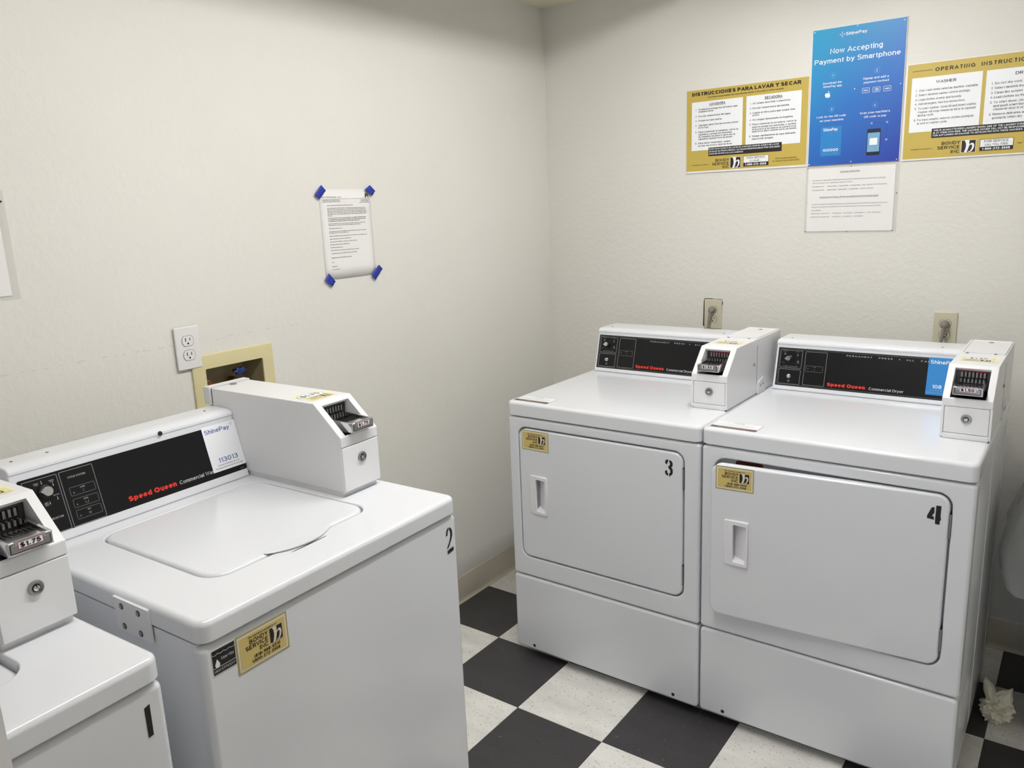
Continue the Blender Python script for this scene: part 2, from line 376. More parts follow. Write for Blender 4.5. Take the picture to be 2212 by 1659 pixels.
def glyph(ch, off):
    key = (ch, off)
    if key in GLY: return GLY[key]
    w = 0.135 + 4.2 * off
    st = STROKES.get(ch, [])
    V_, F_ = [], []
    xs = [x for s in st for x, y in s] or [0, 0.2]
    lo, hi = min(xs), max(xs)
    for si, s in enumerate(st):
        pts = [(x - lo + w / 2, w / 2 + y * (1 - w)) for x, y in s]
        closed = len(pts) > 6 and math.hypot(pts[0][0] - pts[-1][0], pts[0][1] - pts[-1][1]) < 1e-6
        if closed: pts = pts[:-1]
        n = len(pts); base = len(V_)
        if len(s) == 2 and abs(s[0][0] - s[1][0]) < 1e-6 and abs(s[1][1] - s[0][1]) < 0.07 and s[0][1] >= 0:      # a dot: make it square
            pts = [(pts[0][0], pts[0][1] - w / 2), (pts[0][0], pts[0][1] + w / 2)]
        elif not closed:
            # stroke ends on the base line or cap line reach it
            def ext(p, q, raw):
                if raw[1] in (0, 1) or raw[1] in (.70, -.26):
                    d = math.hypot(p[0] - q[0], p[1] - q[1])
                    if d > 1e-6 and abs(p[1] - q[1]) / d > 0.5: return (p[0] + (p[0] - q[0]) / d * w / 2, p[1] + (p[1] - q[1]) / d * w / 2)
                return p
            pts[0] = ext(pts[0], pts[1], s[0]); pts[-1] = ext(pts[-1], pts[-2], s[-1])
        for i, p in enumerate(pts):
            a = pts[(i - 1) % n] if (closed or i) else None
            b = pts[(i + 1) % n] if (closed or i < n - 1) else None
            def nrm(p, q):
                d = math.hypot(q[0] - p[0], q[1] - p[1]) or 1e-9
                return (-(q[1] - p[1]) / d, (q[0] - p[0]) / d)
            if a is None: nx, ny = nrm(p, b); m = 1.0
            elif b is None: nx, ny = nrm(a, p); m = 1.0
            else:
                n1, n2 = nrm(a, p), nrm(p, b); sx, sy = n1[0] + n2[0], n1[1] + n2[1]; L_ = math.hypot(sx, sy)
                if L_ < 0.35: nx, ny = n1; m = 1.0
                else: nx, ny = sx / L_, sy / L_; m = min(1.9, 2.0 / L_)
            V_.append((p[0] + nx * w / 2 * m, p[1] + ny * w / 2 * m, si)); V_.append((p[0] - nx * w / 2 * m, p[1] - ny * w / 2 * m, si))
        for i in range(n if closed else n - 1):
            j = (i + 1) % n
            F_.append((base + 2 * i, base + 2 * i + 1, base + 2 * j + 1, base + 2 * j))
    GLY[key] = (V_, F_, hi - lo + w + {'r': 0.03, 't': 0.07, 'f': 0.05, 'T': 0.07, 'L': 0.06, 'V': 0.08, 'Y': 0.07, 'A': 0.08}.get(ch, 0.115))
    return GLY[key]
CAP = 1.0

class Pr(MB):
    def __init__(s, o, u, v, n, step=0.0003):
        super().__init__(); s.o = Vector(o); s.u = Vector(u); s.w = Vector(v); s.n = Vector(n); s.step = step
    def P(s, x, y, l): return s.o + s.u * x + s.w * y + s.n * (s.step * l)
    def rect(s, x0, y0, x1, y1, m, l=1): s.use(m); s.poly([s.P(x0, y0, l), s.P(x1, y0, l), s.P(x1, y1, l), s.P(x0, y1, l)]); return s
    def pg(s, pts, m, l=1): s.use(m); s.poly([s.P(x, y, l) for x, y in pts]); return s
    def rrect(s, x0, y0, x1, y1, r, m, l=1): return s.pg(rr(x0, x1, y0, y1, r, 4), m, l)
    def frame(s, x0, y0, x1, y1, r, t, m, l=1):
        s.use(m); a = rr(x0, x1, y0, y1, r, 4); b = rr(x0 + t, x1 - t, y0 + t, y1 - t, max(r - t, 0.0001), 4)
        s.loft([[s.P(x, y, l) for x, y in a], [s.P(x, y, l) for x, y in b]], False, False); return s
    def disc(s, cx, cy, r, m, l=1, n=18, ry=None): return s.pg([(cx + r * math.cos(2 * math.pi * k / n), cy + (ry or r) * math.sin(2 * math.pi * k / n)) for k in range(n)], m, l)
    def ring(s, cx, cy, r, t, m, l=1, n=20, ry=None, a0=0, a1=360):
        s.use(m); ry = ry or r; full = (a1 - a0) >= 360
        k = [R(a0 + (a1 - a0) * i / n) for i in range(n if full else n + 1)]
        s.loft([[s.P(cx + r * math.cos(t_), cy + ry * math.sin(t_), l) for t_ in k], [s.P(cx + (r - t) * math.cos(t_), cy + (ry - t) * math.sin(t_), l) for t_ in k]], False, False, full); return s
    def text(s, t, x, y, h, m, l=1, al='l', width=None, off=0.0, sp=0.0, shear=0.0, cond=1.0):
        s.use(m); k = h / CAP
        tot = sum((glyph(ch, off)[2] if ch != ' ' else 0.34) + sp for ch in t) - sp
        kx = k * cond
        if width: kx = width / tot
        X = x - (tot * kx if al == 'r' else tot * kx / 2 if al == 'c' else 0)
        for ch in t:
            if ch == ' ': X += (0.34 + sp) * kx; continue
            v, f, adv = glyph(ch, off)
            b = len(s.v)
            for px, py, si in v: s.v.append(tuple(s.P(X + (px + py * shear) * kx, y + py * k, l + si * 0.09)))
            for q in f: s.face([b + i for i in q])
            X += (adv + sp) * kx
        return s
    def greek(s, x0, x1, y, h, m, l=1):          # print too small to read: rows of letter-sized marks
        x = x0
        while x < x1 - h:
            n = random.choice((2, 3, 4, 5, 6, 7, 8))
            for _ in range(n):
                if x > x1: break
                wd = h * random.uniform(0.35, 0.62); hh = h * random.choice((0.62, 0.62, 0.68, 1.0))
                s.rect(x, y, x + wd * 0.72, y + hh, m, l); x += wd
            x += h * 0.5
        return s
    def done(s, name, parent=None): return s.build(name, parent, recalc=False)

def b_logo(p, x0, y0, w, h, l, dark=BROWN, light=CREAMP):
    p.rect(x0, y0, x0 + w, y0 + h, dark, l)
    # stem: a tall blade that swells to the right
    L = [(0.20, 1.0), (0.30, 0.80), (0.33, 0.55), (0.30, 0.30), (0.20, 0.0)]
    Rr = [(0.40, 0.0), (0.50, 0.30), (0.55, 0.55), (0.55, 0.80), (0.55, 1.0)]
    p.pg([(x0 + w * a, y0 + h * b) for a, b in L + Rr], light, l + 1)
    # bowl of the b
    out = [(0.55, 0.62), (0.66, 0.74), (0.80, 0.76), (0.90, 0.66), (0.92, 0.48), (0.86, 0.24), (0.74, 0.06), (0.60, 0.02), (0.50, 0.06)]
    inn = [(0.55, 0.52), (0.64, 0.62), (0.72, 0.62), (0.765, 0.54), (0.765, 0.42), (0.72, 0.24), (0.66, 0.12), (0.60, 0.08), (0.52, 0.10)]
    p.use(light)
    p.loft([[p.P(x0 + w * a, y0 + h * b, l + 1) for a, b in out], [p.P(x0 + w * a, y0 + h * b, l + 1) for a, b in inn]], False, False, False)

def spark(p, x, y, r, m, l, t=0.12):
    for a in (0, 90, 180, 270):
        ca, sa = math.cos(R(a)), math.sin(R(a))
        q = [(0.3 * r, -t * r), (r, -t * r), (r, t * r), (0.3 * r, t * r)]
        p.pg([(x + px * ca - py * sa, y + px * sa + py * ca) for px, py in q], m, l)

# ------------------------------------------------------------------ room shell
T = 0.3048
X0, Y0 = 0.2928, -0.5575
ZC = 2.338
XR, YF = 3.0, -3.60
floor = struct(MB().box(-0.10, XR + 0.1, YF - 0.1, 0.10, -0.12, -0.004).build('floor', m=GROUT))
tb = MB().slab_xy(0.0004, T - 0.0004, 0.0004, T - 0.0004, 0.0006, -0.0035, 0.0, 0.0006, n=2, be=0.0001)
tmb = tb.build('tile_proto', m=TILE_B).data
tmw = tb.build('tile_proto', m=TILE_W).data
for o in [o for o in bpy.data.objects if o.name.startswith('tile_proto')]: bpy.data.objects.remove(o)
tmb.name = 'black_tile'; tmw.name = 'white_tile'
for i in range(0, 10):
    for j in range(-9, 3):
        o = bpy.data.objects.new('floor_tile', tmb if (i + j) % 2 == 0 else tmw)
        # tile (0,0) is black; it touches the left baseboard
        o.location = (X0 + (i - 1) * T, Y0 + (j - 1) * T, 0.0)
        C.objects.link(o); o.parent = floor

# left wall with the opening of the supply box
w = MB()
hy0, hy1, hz0, hz1 = -1.732, -1.5445, 1.000, 1.1505
w.box(-0.12, 0, YF - 0.1, hy0, 0, ZC); w.box(-0.12, 0, hy1, 0.12, 0, ZC)
w.box(-0.12, 0, hy0, hy1, 0, hz0); w.box(-0.12, 0, hy0, hy1, hz1, ZC)
struct(w.build('wall_left', m=WALL))
struct(MB().box(-0.0, XR + 0.1, 0, 0.12, 0, ZC).build('wall_back', m=WALL))
struct(MB().box(XR, XR + 0.12, YF - 0.1, 0, 0, ZC).build('wall_right', m=WALL))
DX0, DX1, DH = 1.4246, 2.24, 2.04
w = MB()
w.box(0, DX0 - 0.03, YF - 0.12, YF, 0, ZC); w.box(DX1 + 0.03, XR, YF - 0.12, YF, 0, ZC); w.box(DX0 - 0.03, DX1 + 0.03, YF - 0.12, YF, DH + 0.03, ZC)
struct(w.build('wall_front', m=WALL))
w = MB()
w.box(DX0 - 0.03, DX0, YF - 0.13, YF + 0.012, 0, DH); w.box(DX1, DX1 + 0.03, YF - 0.13, YF + 0.012, 0, DH); w.box(DX0 - 0.03, DX1 + 0.03, YF - 0.13, YF + 0.012, DH, DH + 0.03)
struct(w.build('trim_1', m=DOORP))
# open door leaf standing into the room
leaf = struct(MB().box(DX0 - 0.04, DX0, YF + 0.014, -2.791, 0.012, DH - 0.01).build('door_1', m=DOORP))
k = MB(); k.use(STEEL).lathe([(0.026, 0), (0.026, 0.006), (0.011, 0.008), (0.011, 0.04), (0.024, 0.048), (0.027, 0.06), (0.018, 0.072), (0.001, 0.075)], (DX0, -2.86, 1.0), (1, 0, 0))
k.build('door_knob', leaf, smooth=40)

# ceiling with the opening of the recessed lamp
LX0, LX1, LY0, LY1, LH = 0.90, 1.51, -2.50, -0.40, 0.056
w = MB()
w.box(-0.1, LX0, YF - 0.1, 0.1, ZC, ZC + 0.1); w.box(LX1, XR + 0.1, YF - 0.1, 0.1, ZC, ZC + 0.1)
w.box(LX0, LX1, YF - 0.1, LY0, ZC, ZC + 0.1); w.box(LX0, LX1, LY1, 0.1, ZC, ZC + 0.1)
struct(w.build('ceiling', m=CEIL))
lamp = thing('ceiling_light', 'recessed ceiling light with a bright centre strip above the middle of the room', 'light', (LX0, LY0, ZC))
dx, dy = LX1 - LX0, LY1 - LY0
w = MB()
w.box(0, 0.004, 0, dy, 0, LH + 0.03); w.box(dx - 0.004, dx, 0, dy, 0, LH + 0.03); w.box(0.004, dx - 0.004, 0, 0.004, 0, LH + 0.03); w.box(0.004, dx - 0.004, dy - 0.004, dy, 0, LH + 0.03)
w.box(-0.01, dx + 0.01, -0.01, dy + 0.01, LH + 0.02, LH + 0.03)
w.build('housing', lamp, LAMPM)
MB().box(dx / 2 - 0.04, dx / 2 + 0.04, 0.03, dy - 0.03, LH, LH + 0.019).build('diffuser', lamp, DIFF)

# coved vinyl baseboards
def cove(length):
    prof = [(0, 0), (0.013, 0), (0.013, 0.002), (0.009, 0.005), (0.006, 0.011), (0.005, 0.02), (0.0045, 0.106), (0.003, 0.109), (0, 0.109)]
    return prof
prof = cove(1)
struct(MB().loft([[(x, YF, z) for x, z in prof], [(x, 0.0, z) for x, z in prof]]).build('baseboard_left', m=BASE, smooth=50))
struct(MB().loft([[(0.013, -x, z) for x, z in prof], [(XR, -x, z) for x, z in prof]]).build('baseboard_back', m=BASE, smooth=50))

# ------------------------------------------------------------------ machine parts
def boolean_cut(mb_a, mb_b, name, parent, m, bev):
    me = bpy.data.meshes.new('a'); me.from_pydata(mb_a.v, [], mb_a.f)
    bm = bmesh.new(); bm.from_mesh(me); bmesh.ops.recalc_face_normals(bm, faces=bm.faces)
    bmesh.ops.bevel(bm, geom=list(bm.edges), offset=bev, segments=3, profile=0.5, affect='EDGES', clamp_overlap=True)
    bm.to_mesh(me); bm.free()
    mc = bpy.data.meshes.new('b'); mc.from_pydata(mb_b.v, [], mb_b.f)
    bm = bmesh.new(); bm.from_mesh(mc); bmesh.ops.recalc_face_normals(bm, faces=bm.faces); bm.to_mesh(mc); bm.free()
    a = bpy.data.objects.new('a', me); b = bpy.data.objects.new('b', mc)
    C.objects.link(a); C.objects.link(b)
    mod = a.modifiers.new('cut', 'BOOLEAN'); mod.object = b; mod.operation = 'DIFFERENCE'; mod.solver = 'EXACT'
    dg = bpy.context.evaluated_depsgraph_get()
    out = bpy.data.meshes.new_from_object(a.evaluated_get(dg))
    bpy.data.objects.remove(a); bpy.data.objects.remove(b)
    out.name = name; out.materials.clear(); out.materials.append(m)
    out.shade_smooth(); out.set_sharp_from_angle(angle=R(38))
    o = bpy.data.objects.new(name, out); C.objects.link(o); o.parent = parent
    w_ = o.modifiers.new('weighted_normal', 'WEIGHTED_NORMAL'); w_.keep_sharp = True; w_.weight = 100
    return o

def rate_sticker(parent, x0, y0, z, wd, dp, price):
    p = Pr((x0, y0, z), (1, 0, 0), (0, 1, 0), (0, 0, 1))
    p.rrect(0, 0, wd, dp, 0.002, PALEYEL, 1)
    p.rect(wd * 0.05, dp * 0.05, wd * 0.95, dp * 0.42, YEL, 2)
    p.disc(wd * 0.48, dp * 0.66, wd * 0.44, WHITEP, 2, 26, dp * 0.28)
    p.ring(wd * 0.48, dp * 0.66, wd * 0.44, 0.0009, INK, 3, 28, dp * 0.28)
    p.text(price, wd * 0.48, dp * 0.56, dp * 0.22, INK, 3, 'c', off=0.01)
    p.text('BONDY', wd * 0.52, dp * 0.26, dp * 0.11, OLIVE, 3, 'r', width=wd * 0.34, off=0.01)
    p.text('SERVICE', wd * 0.52, dp * 0.11, dp * 0.11, OLIVE, 3, 'r', width=wd * 0.40, off=0.01)
    b_logo(p, wd * 0.56, dp * 0.08, wd * 0.26, dp * 0.32, 3, INK, YEL)
    p.done('rate_sticker', parent)

def coin_box(root, xl, xr, yF, z0, zd, zs, ys2, z1, yb, price, kind):
    prof = [(yF + 0.004, z0), (yF + 0.004, zd), (yF, zd), (yF, zs), (ys2, z1), (yb, z1), (yb, z0)]
    a = MB().prism(prof, xl, xr)
    L = math.hypot(ys2 - yF, z1 - zs); d = ((ys2 - yF) / L, (z1 - zs) / L); nn = (-d[1], d[0])
    pt = (yF + d[0] * 0.0945, zs + d[1] * 0.0945); pb = (yF + d[0] * 0.001, zs + d[1] * 0.001)
    yc = yF + 0.095
    c = MB().prism([(pb[0] + nn[0] * 0.03, pb[1] + nn[1] * 0.03), (pt[0] + nn[0] * 0.03, pt[1] + nn[1] * 0.03), (pt[0], pt[1]), (pt[0] + 0.006, pt[1] - 0.006), (yc + 0.03, pt[1] - 0.008), (yc + 0.03, pb[1] - 0.012), (pb[0] + 0.01, pb[1] - 0.006)], xl + 0.0165, xr - 0.0165)
    box = boolean_cut(a, c, 'coin_box', root, ENAMEL2, 0.0032)
    xc = (xl + xr) / 2
    # cash door
    m = MB()
    if kind == 'w': m.slab_xz(xl + 0.0012, xr - 0.0012, z0 + 0.0012, zd - 0.0018, 0.002, yF + 0.004, yF - 0.0006, 0.0014)
    else:
        m.slab_xz(xl + 0.0075, xr - 0.0065, z0 + 0.0145, zd - 0.0012, 0.003, yF + 0.004, yF + 0.0008, 0.001)
    m.build('cash_door', box, ENAMEL2, smooth=40, wn=True)
    if kind == 'd':
        m = MB(); m.slab_xz(xl + 0.006, xr - 0.004, z0 - 0.0006, z0 + 0.0128, 0.002, yF + 0.004, yF - 0.0012, 0.0015)
        m.box(xl, xl + 0.006, yF, yF + 0.004, z0 + 0.003, zd); m.box(xr - 0.005, xr, yF, yF + 0.004, z0 + 0.003, zd)
        m.build('door_frame', box, ENAMEL2, smooth=40)
        m = MB().box(xr - 0.017, xr - 0.003, yF + 0.0, yF + 0.006, z0 - 0.002, z0 + 0.001); m.build('drain_notch', box, DARK)
    # lock
    lx, lz, ly = xc + (0.001 if kind == 'w' else 0.0005), (1.0088 if kind == 'w' else 0.9794), (yF - 0.0006 if kind == 'w' else yF + 0.0008)
    m = MB()
    m.use(STEEL).lathe([(0.0118, 0), (0.0122, 0.002), (0.0112, 0.0045), (0.0085, 0.0048), (0.0080, 0.0032), (0.0066, 0.0032)], (lx, ly, lz), (0, -1, 0), 28, False, False)
    m.use(DARK).lathe([(0.0066, 0.0026), (0.0048, 0.0026)], (lx, ly, lz), (0, -1, 0), 24, False, False)
    m.use(CHROME).lathe([(0.0048, 0.002), (0.0048, 0.0044), (0.0036, 0.005), (0.0001, 0.005)], (lx, ly, lz), (0, -1, 0), 20, False, True)
    m.use(DARK).box(lx - 0.0009, lx + 0.0009, ly - 0.0054, ly - 0.003, lz + 0.0016, lz + 0.0064)
    m.build('lock', box, smooth=35)
    # coin mechanism in the opening
    bz0 = zs + (0.008 if kind == 'w' else 0.0125); bz1 = bz0 + 0.0215; yb0 = yF - 0.0145
    if kind == 'd': yb0 = yF - 0.012
    hw = 0.0335
    yk = yF + 0.082
    # back plate and comb
    m = MB(); m.use(DSTEEL).box(xl + 0.0175, xr - 0.0175, yk, yk + 0.004, bz0 - 0.004, z1 - 0.008)
    if kind == 'd': m.use(DKRED).box(xc - 0.0285, xc + 0.031, yk - 0.003, yk, bz1 + 0.022, bz1 + 0.0255)
    nsl = 7
    for i in range(nsl):
        x = xc - 0.026 + i * 0.0085
        m.use(STEEL).box(x - 0.0021, x + 0.0021, yk - 0.004, yk, bz1 + 0.008, bz1 + 0.021)
        m.use(DARK).box(x + 0.0021, x + 0.0064, yk - 0.001, yk + 0.001, bz1 - 0.004, bz1 + 0.0215)
        m.use(STEEL).box(x - 0.0019, x + 0.0019, yk - 0.017, yk - 0.006, bz1 - 0.004, bz1 + 0.0052)
    m.build('coin_comb', box)
    # sloped cavity floor plate (dark)
    m = MB(); m.loft([[(xl + 0.0168, yF + 0.004, zs + 0.0012), (xr - 0.0168, yF + 0.004, zs + 0.0012)], [(xl + 0.0168, yk, zs + 0.004), (xr - 0.0168, yk, zs + 0.004)]], False, False, False)
    m.build('slide_bed', box, DSTEEL)
    # tray
    m = MB(); m.use(CHROME)
    tz = bz1 - 0.0045
    m.loft([[(xc - hw + 0.003, yb0 + 0.003, bz0 + 0.001), (xc + hw - 0.003, yb0 + 0.003, bz0 + 0.001), (xc + hw - 0.003, yb0 + 0.003, tz), (xc - hw + 0.003, yb0 + 0.003, tz)],
            [(xc - hw + 0.003, yb0 + 0.030, bz0 - 0.004), (xc + hw - 0.003, yb0 + 0.030, bz0 - 0.004), (xc + hw - 0.003, yb0 + 0.030, tz + 0.001), (xc - hw + 0.003, yb0 + 0.030, tz + 0.001)],
            [(xc - hw + 0.003, yk - 0.004, bz0 - 0.003), (xc + hw - 0.003, yk - 0.004, bz0 - 0.003), (xc + hw - 0.003, yk - 0.004, tz - 0.004), (xc - hw + 0.003, yk - 0.004, tz - 0.004)]])
    for s_ in (-1, 1):
        x = xc + s_ * (hw - 0.0025)
        m.loft([[(x - 0.0025, yb0 + 0.002, bz0), (x + 0.0025, yb0 + 0.002, bz0), (x + 0.0025, yb0 + 0.002, bz1 - 0.001), (x - 0.0025, yb0 + 0.002, bz1 - 0.001)],
                [(x - 0.0025, yk - 0.006, bz0 + 0.004), (x + 0.0025, yk - 0.006, bz0 + 0.004), (x + 0.0025, yk - 0.006, bz1 + 0.004), (x - 0.0025, yk - 0.006, bz1 + 0.004)]])
    m.use(DARK)
    for i in range(8):
        x = xc - 0.0245 + i * 0.007
        m.box(x - 0.0014, x + 0.0014, yb0 + 0.036, yb0 + 0.060, tz - 0.002, tz + 0.0009)
    m.build('coin_slide', box)
    m = MB(); m.use(CHROME).slab_xz(xc - hw, xc + hw, bz0, bz1, 0.004, yb0 + 0.004, yb0, 0.0022)
    m.use(DSTEEL).slab_xz(xc - hw + 0.0035, xc + hw - 0.0035, bz0 + 0.003, bz1 - 0.003, 0.002, yb0 + 0.001, yb0 - 0.0006, 0.0004)
    m.use(STEEL).slab_xz(xc - hw + 0.0052, xc + hw - 0.0052, bz0 + 0.0045, bz1 - 0.0045, 0.001, yb0 + 0.001, yb0 - 0.0010, 0.0004)
    m.use(CHROME).box(xc - hw * 0.66, xc + hw * 0.66, yb0 - 0.0012, yb0 + 0.002, bz1 - 0.006, bz1 + 0.0012)
    m.build('slide_bezel', box, smooth=35)
    p = Pr((xc - 0.0185, yb0 - 0.0012, bz1 - 0.0125), (1, 0, 0), (0, 0, 1), (0, -1, 0))
    p.rrect(0, 0, 0.037, 0.0115, 0.001, WHITEP, 1); p.frame(0, 0, 0.037, 0.0115, 0.001, 0.0008, DKRED, 2)
    p.text(price, 0.0185, 0.0021, 0.0074, BLACK, 3, 'c', width=0.031, off=0.02)
    p.done('price_label', box)
    if kind == 'd':
        rate_sticker(box, xl + 0.0155, 0.324, z1, 0.086, 0.060, price)
        for x, y, r in ((xc + 0.001, 0.630, 0.0075), (xl + 0.020, 0.4375, 0.0042), (xr - 0.0265, 0.441, 0.0042)):
            MB().lathe([(r, 0), (r, 0.0012), (r * 0.5, 0.0026), (0.0002, 0.003)], (x, y, z1 - 0.0002), (0, 0, 1), 18, False, True).build('screw', box, STEEL, smooth=40)
        # seam, lock bump and bracket on the right side
        m = MB(); m.box(xr - 0.001, xr + 0.0003, 0.4445, 0.4460, z0 + 0.03, z1 - 0.02); m.build('side_seam', box, DARK)
        MB().lathe([(0.005, 0), (0.005, 0.002), (0.003, 0.004), (0.0002, 0.004)], (xr, 0.4155, 1.0265), (1, 0, 0), 16, False, True).build('screw', box, STEEL, smooth=40)
        prof = [(0.452, z0 - 0.004), (0.452, z0 + 0.036), (0.500, z0 + 0.046), (0.508, z0 + 0.043), (0.514, z0 + 0.010), (0.522, z0 + 0.004), (0.520, z0 - 0.004)]
        br = MB().prism(prof, xr + 0.0002, xr + 0.0026).build('side_bracket', box, ENAMEL2)
        for y, z in ((0.474, 0.948), (0.497, 0.950)):
            MB().lathe([(0.0042, 0), (0.0042, 0.0014), (0.0001, 0.0022)], (xr + 0.0026, y, z), (1, 0, 0), 14, False, True).build('screw', box, STEEL, smooth=40)
        m = MB(); m.slab_xy(xl + 0.008, xr - 0.004, 0.446, yb - 0.012, 0.002, z1 - 0.0004, z1 + 0.0006, 0.0004); m.build('top_plate', box, ENAMEL2)
    else:
        rate_sticker(box, xl + 0.017, 0.304, z1, 0.083, 0.077, price)
        m = MB(); m.box(xl - 0.004, xr + 0.004, yb + 0.003, yb + 0.027, z1 - 0.042, z1 + 0.0025)
        m.build('rear_cap', box, ENAMEL2)
        m = MB(); m.box(xl + 0.001, xr - 0.001, yb, yb + 0.004, z1 - 0.04, z1 - 0.001); m.build('cap_gasket', box, DARK)
        MB().lathe([(0.009, 0), (0.009, 0.0025), (0.004, 0.004), (0.0002, 0.004)], (xc, yb - 0.012, z1 - 0.0002), (0, 0, 1), 18, False, True).build('screw', box, STEEL, smooth=40)
        m = MB(); m.box(xl + 0.004, xr - 0.004, yF + 0.012, yb - 0.02, z0 - 0.0135, z0 + 0.002); m.build('mounting_base', box, ENAMEL2)
    return box

def fascia(fy0, fz0, fy1, fz1):
    L = math.hypot(fy1 - fy0, fz1 - fz0)
    v = (0, (fy1 - fy0) / L, (fz1 - fz0) / L); n = (0, -v[2], v[1])
    return L, v, n

def console_body(root, x0, x1, fy0, fz0, fy1, fz1, yb, cap=None):
    zt = fz1 + 0.016
    prof = [(fy0 + 0.004, fz0), (fy0, fz0 + 0.002), (fy0 + (fy1 - fy0) * 0.975, fz0 + (fz1 - fz0) * 0.975)]
    prof += [(fy1 - 0.0015, fz1 + 0.0005), (fy1 - 0.0035, fz1 + 0.003), (fy1 - 0.003, fz1 + 0.008), (fy1 + 0.001, fz1 + 0.0125), (fy1 + 0.008, fz1 + 0.0155), (fy1 + 0.03, zt + 0.001), (yb, zt + 0.001), (yb, fz0)]
    m = MB().prism(prof, x0, x1)
    o = m.build('control_console', root, ENAMEL, smooth=30)
    bv = o.modifiers.new('bevel', 'BEVEL'); bv.width = 0.003; bv.segments = 3; bv.limit_method = 'ANGLE'; bv.angle_limit = R(60); bv.harden_normals = False
    return o

def knob(parent, o, n, u, r, ang):
    # round skirted base with a wedge-shaped pointer
    n = Vector(n); u = Vector(u); v = n.cross(u)
    d = u * math.cos(R(ang)) + v * math.sin(R(ang)); e = n.cross(d)
    m = MB(); m.use(BLACKP).lathe([(r * 1.35, 0), (r * 1.3, 0.002), (r, 0.003)], o, n, 24, False, True)
    o = Vector(o)
    outl = [d * r * 1.45] + [d * (r * 0.95 * math.cos(t)) + e * (r * 0.95 * math.sin(t)) for t in [R(60 + 240 * k / 12) for k in range(13)]]
    m.use(CHROME).loft([[o + n * 0.003 + p for p in outl], [o + n * 0.013 + p for p in outl], [o + n * 0.0145 + p * 0.9 for p in outl]])
    m.build('selector_knob', parent, smooth=35)

def gold_sticker(p, x0, z0, w, h, l=1):
    """owner's sticker drawn into print builder p with lower left corner x0, z0"""
    p.rect(x0, z0, x0 + w, z0 + h, OLIVE, l)
    p.rect(x0 + w * .028, z0 + h * .045, x0 + w * .972, z0 + h * .955, CREAMP, l + 1)
    p.rect(x0 + w * .06, z0 + h * .10, x0 + w * .94, z0 + h * .90, GOLDS, l + 2)
    L = l + 3
    p.text('This machine is property of', x0 + w * .50, z0 + h * .805, h * .052, BROWN, L, 'c', width=w * .56, off=0.01)
    p.text('BONDY', x0 + w * .605, z0 + h * .655, h * .115, BROWN, L, 'r', width=w * .36, off=0.012)
    p.text('SERVICE', x0 + w * .605, z0 + h * .515, h * .115, BROWN, L, 'r', width=w * .44, off=0.012)
    p.text('INC', x0 + w * .605, z0 + h * .375, h * .115, BROWN, L, 'r', width=w * .18, off=0.012)
    p.rect(x0 + w * .622, z0 + h * .365, x0 + w * .892, z0 + h * .785, CREAMP, L)
    b_logo(p, x0 + w * .632, z0 + h * .38, w * .25, h * .39, L + 1)
    p.text('(818) 988-6010', x0 + w * .565, z0 + h * .245, h * .085, BROWN, L, 'c', width=w * .52, off=0.02)
    p.text('1(800) 272-3508', x0 + w * .535, z0 + h * .135, h * .085, BROWN, L, 'c', width=w * .56, off=0.02)

def feet(root, xs, ys, h):
    for x in xs:
        for y in ys:
            MB().lathe([(0.018, 0), (0.018, 0.008), (0.006, 0.011), (0.006, h)], (x, y, 0), (0, 0, 1), 14).build('foot', root, DARK, smooth=40)

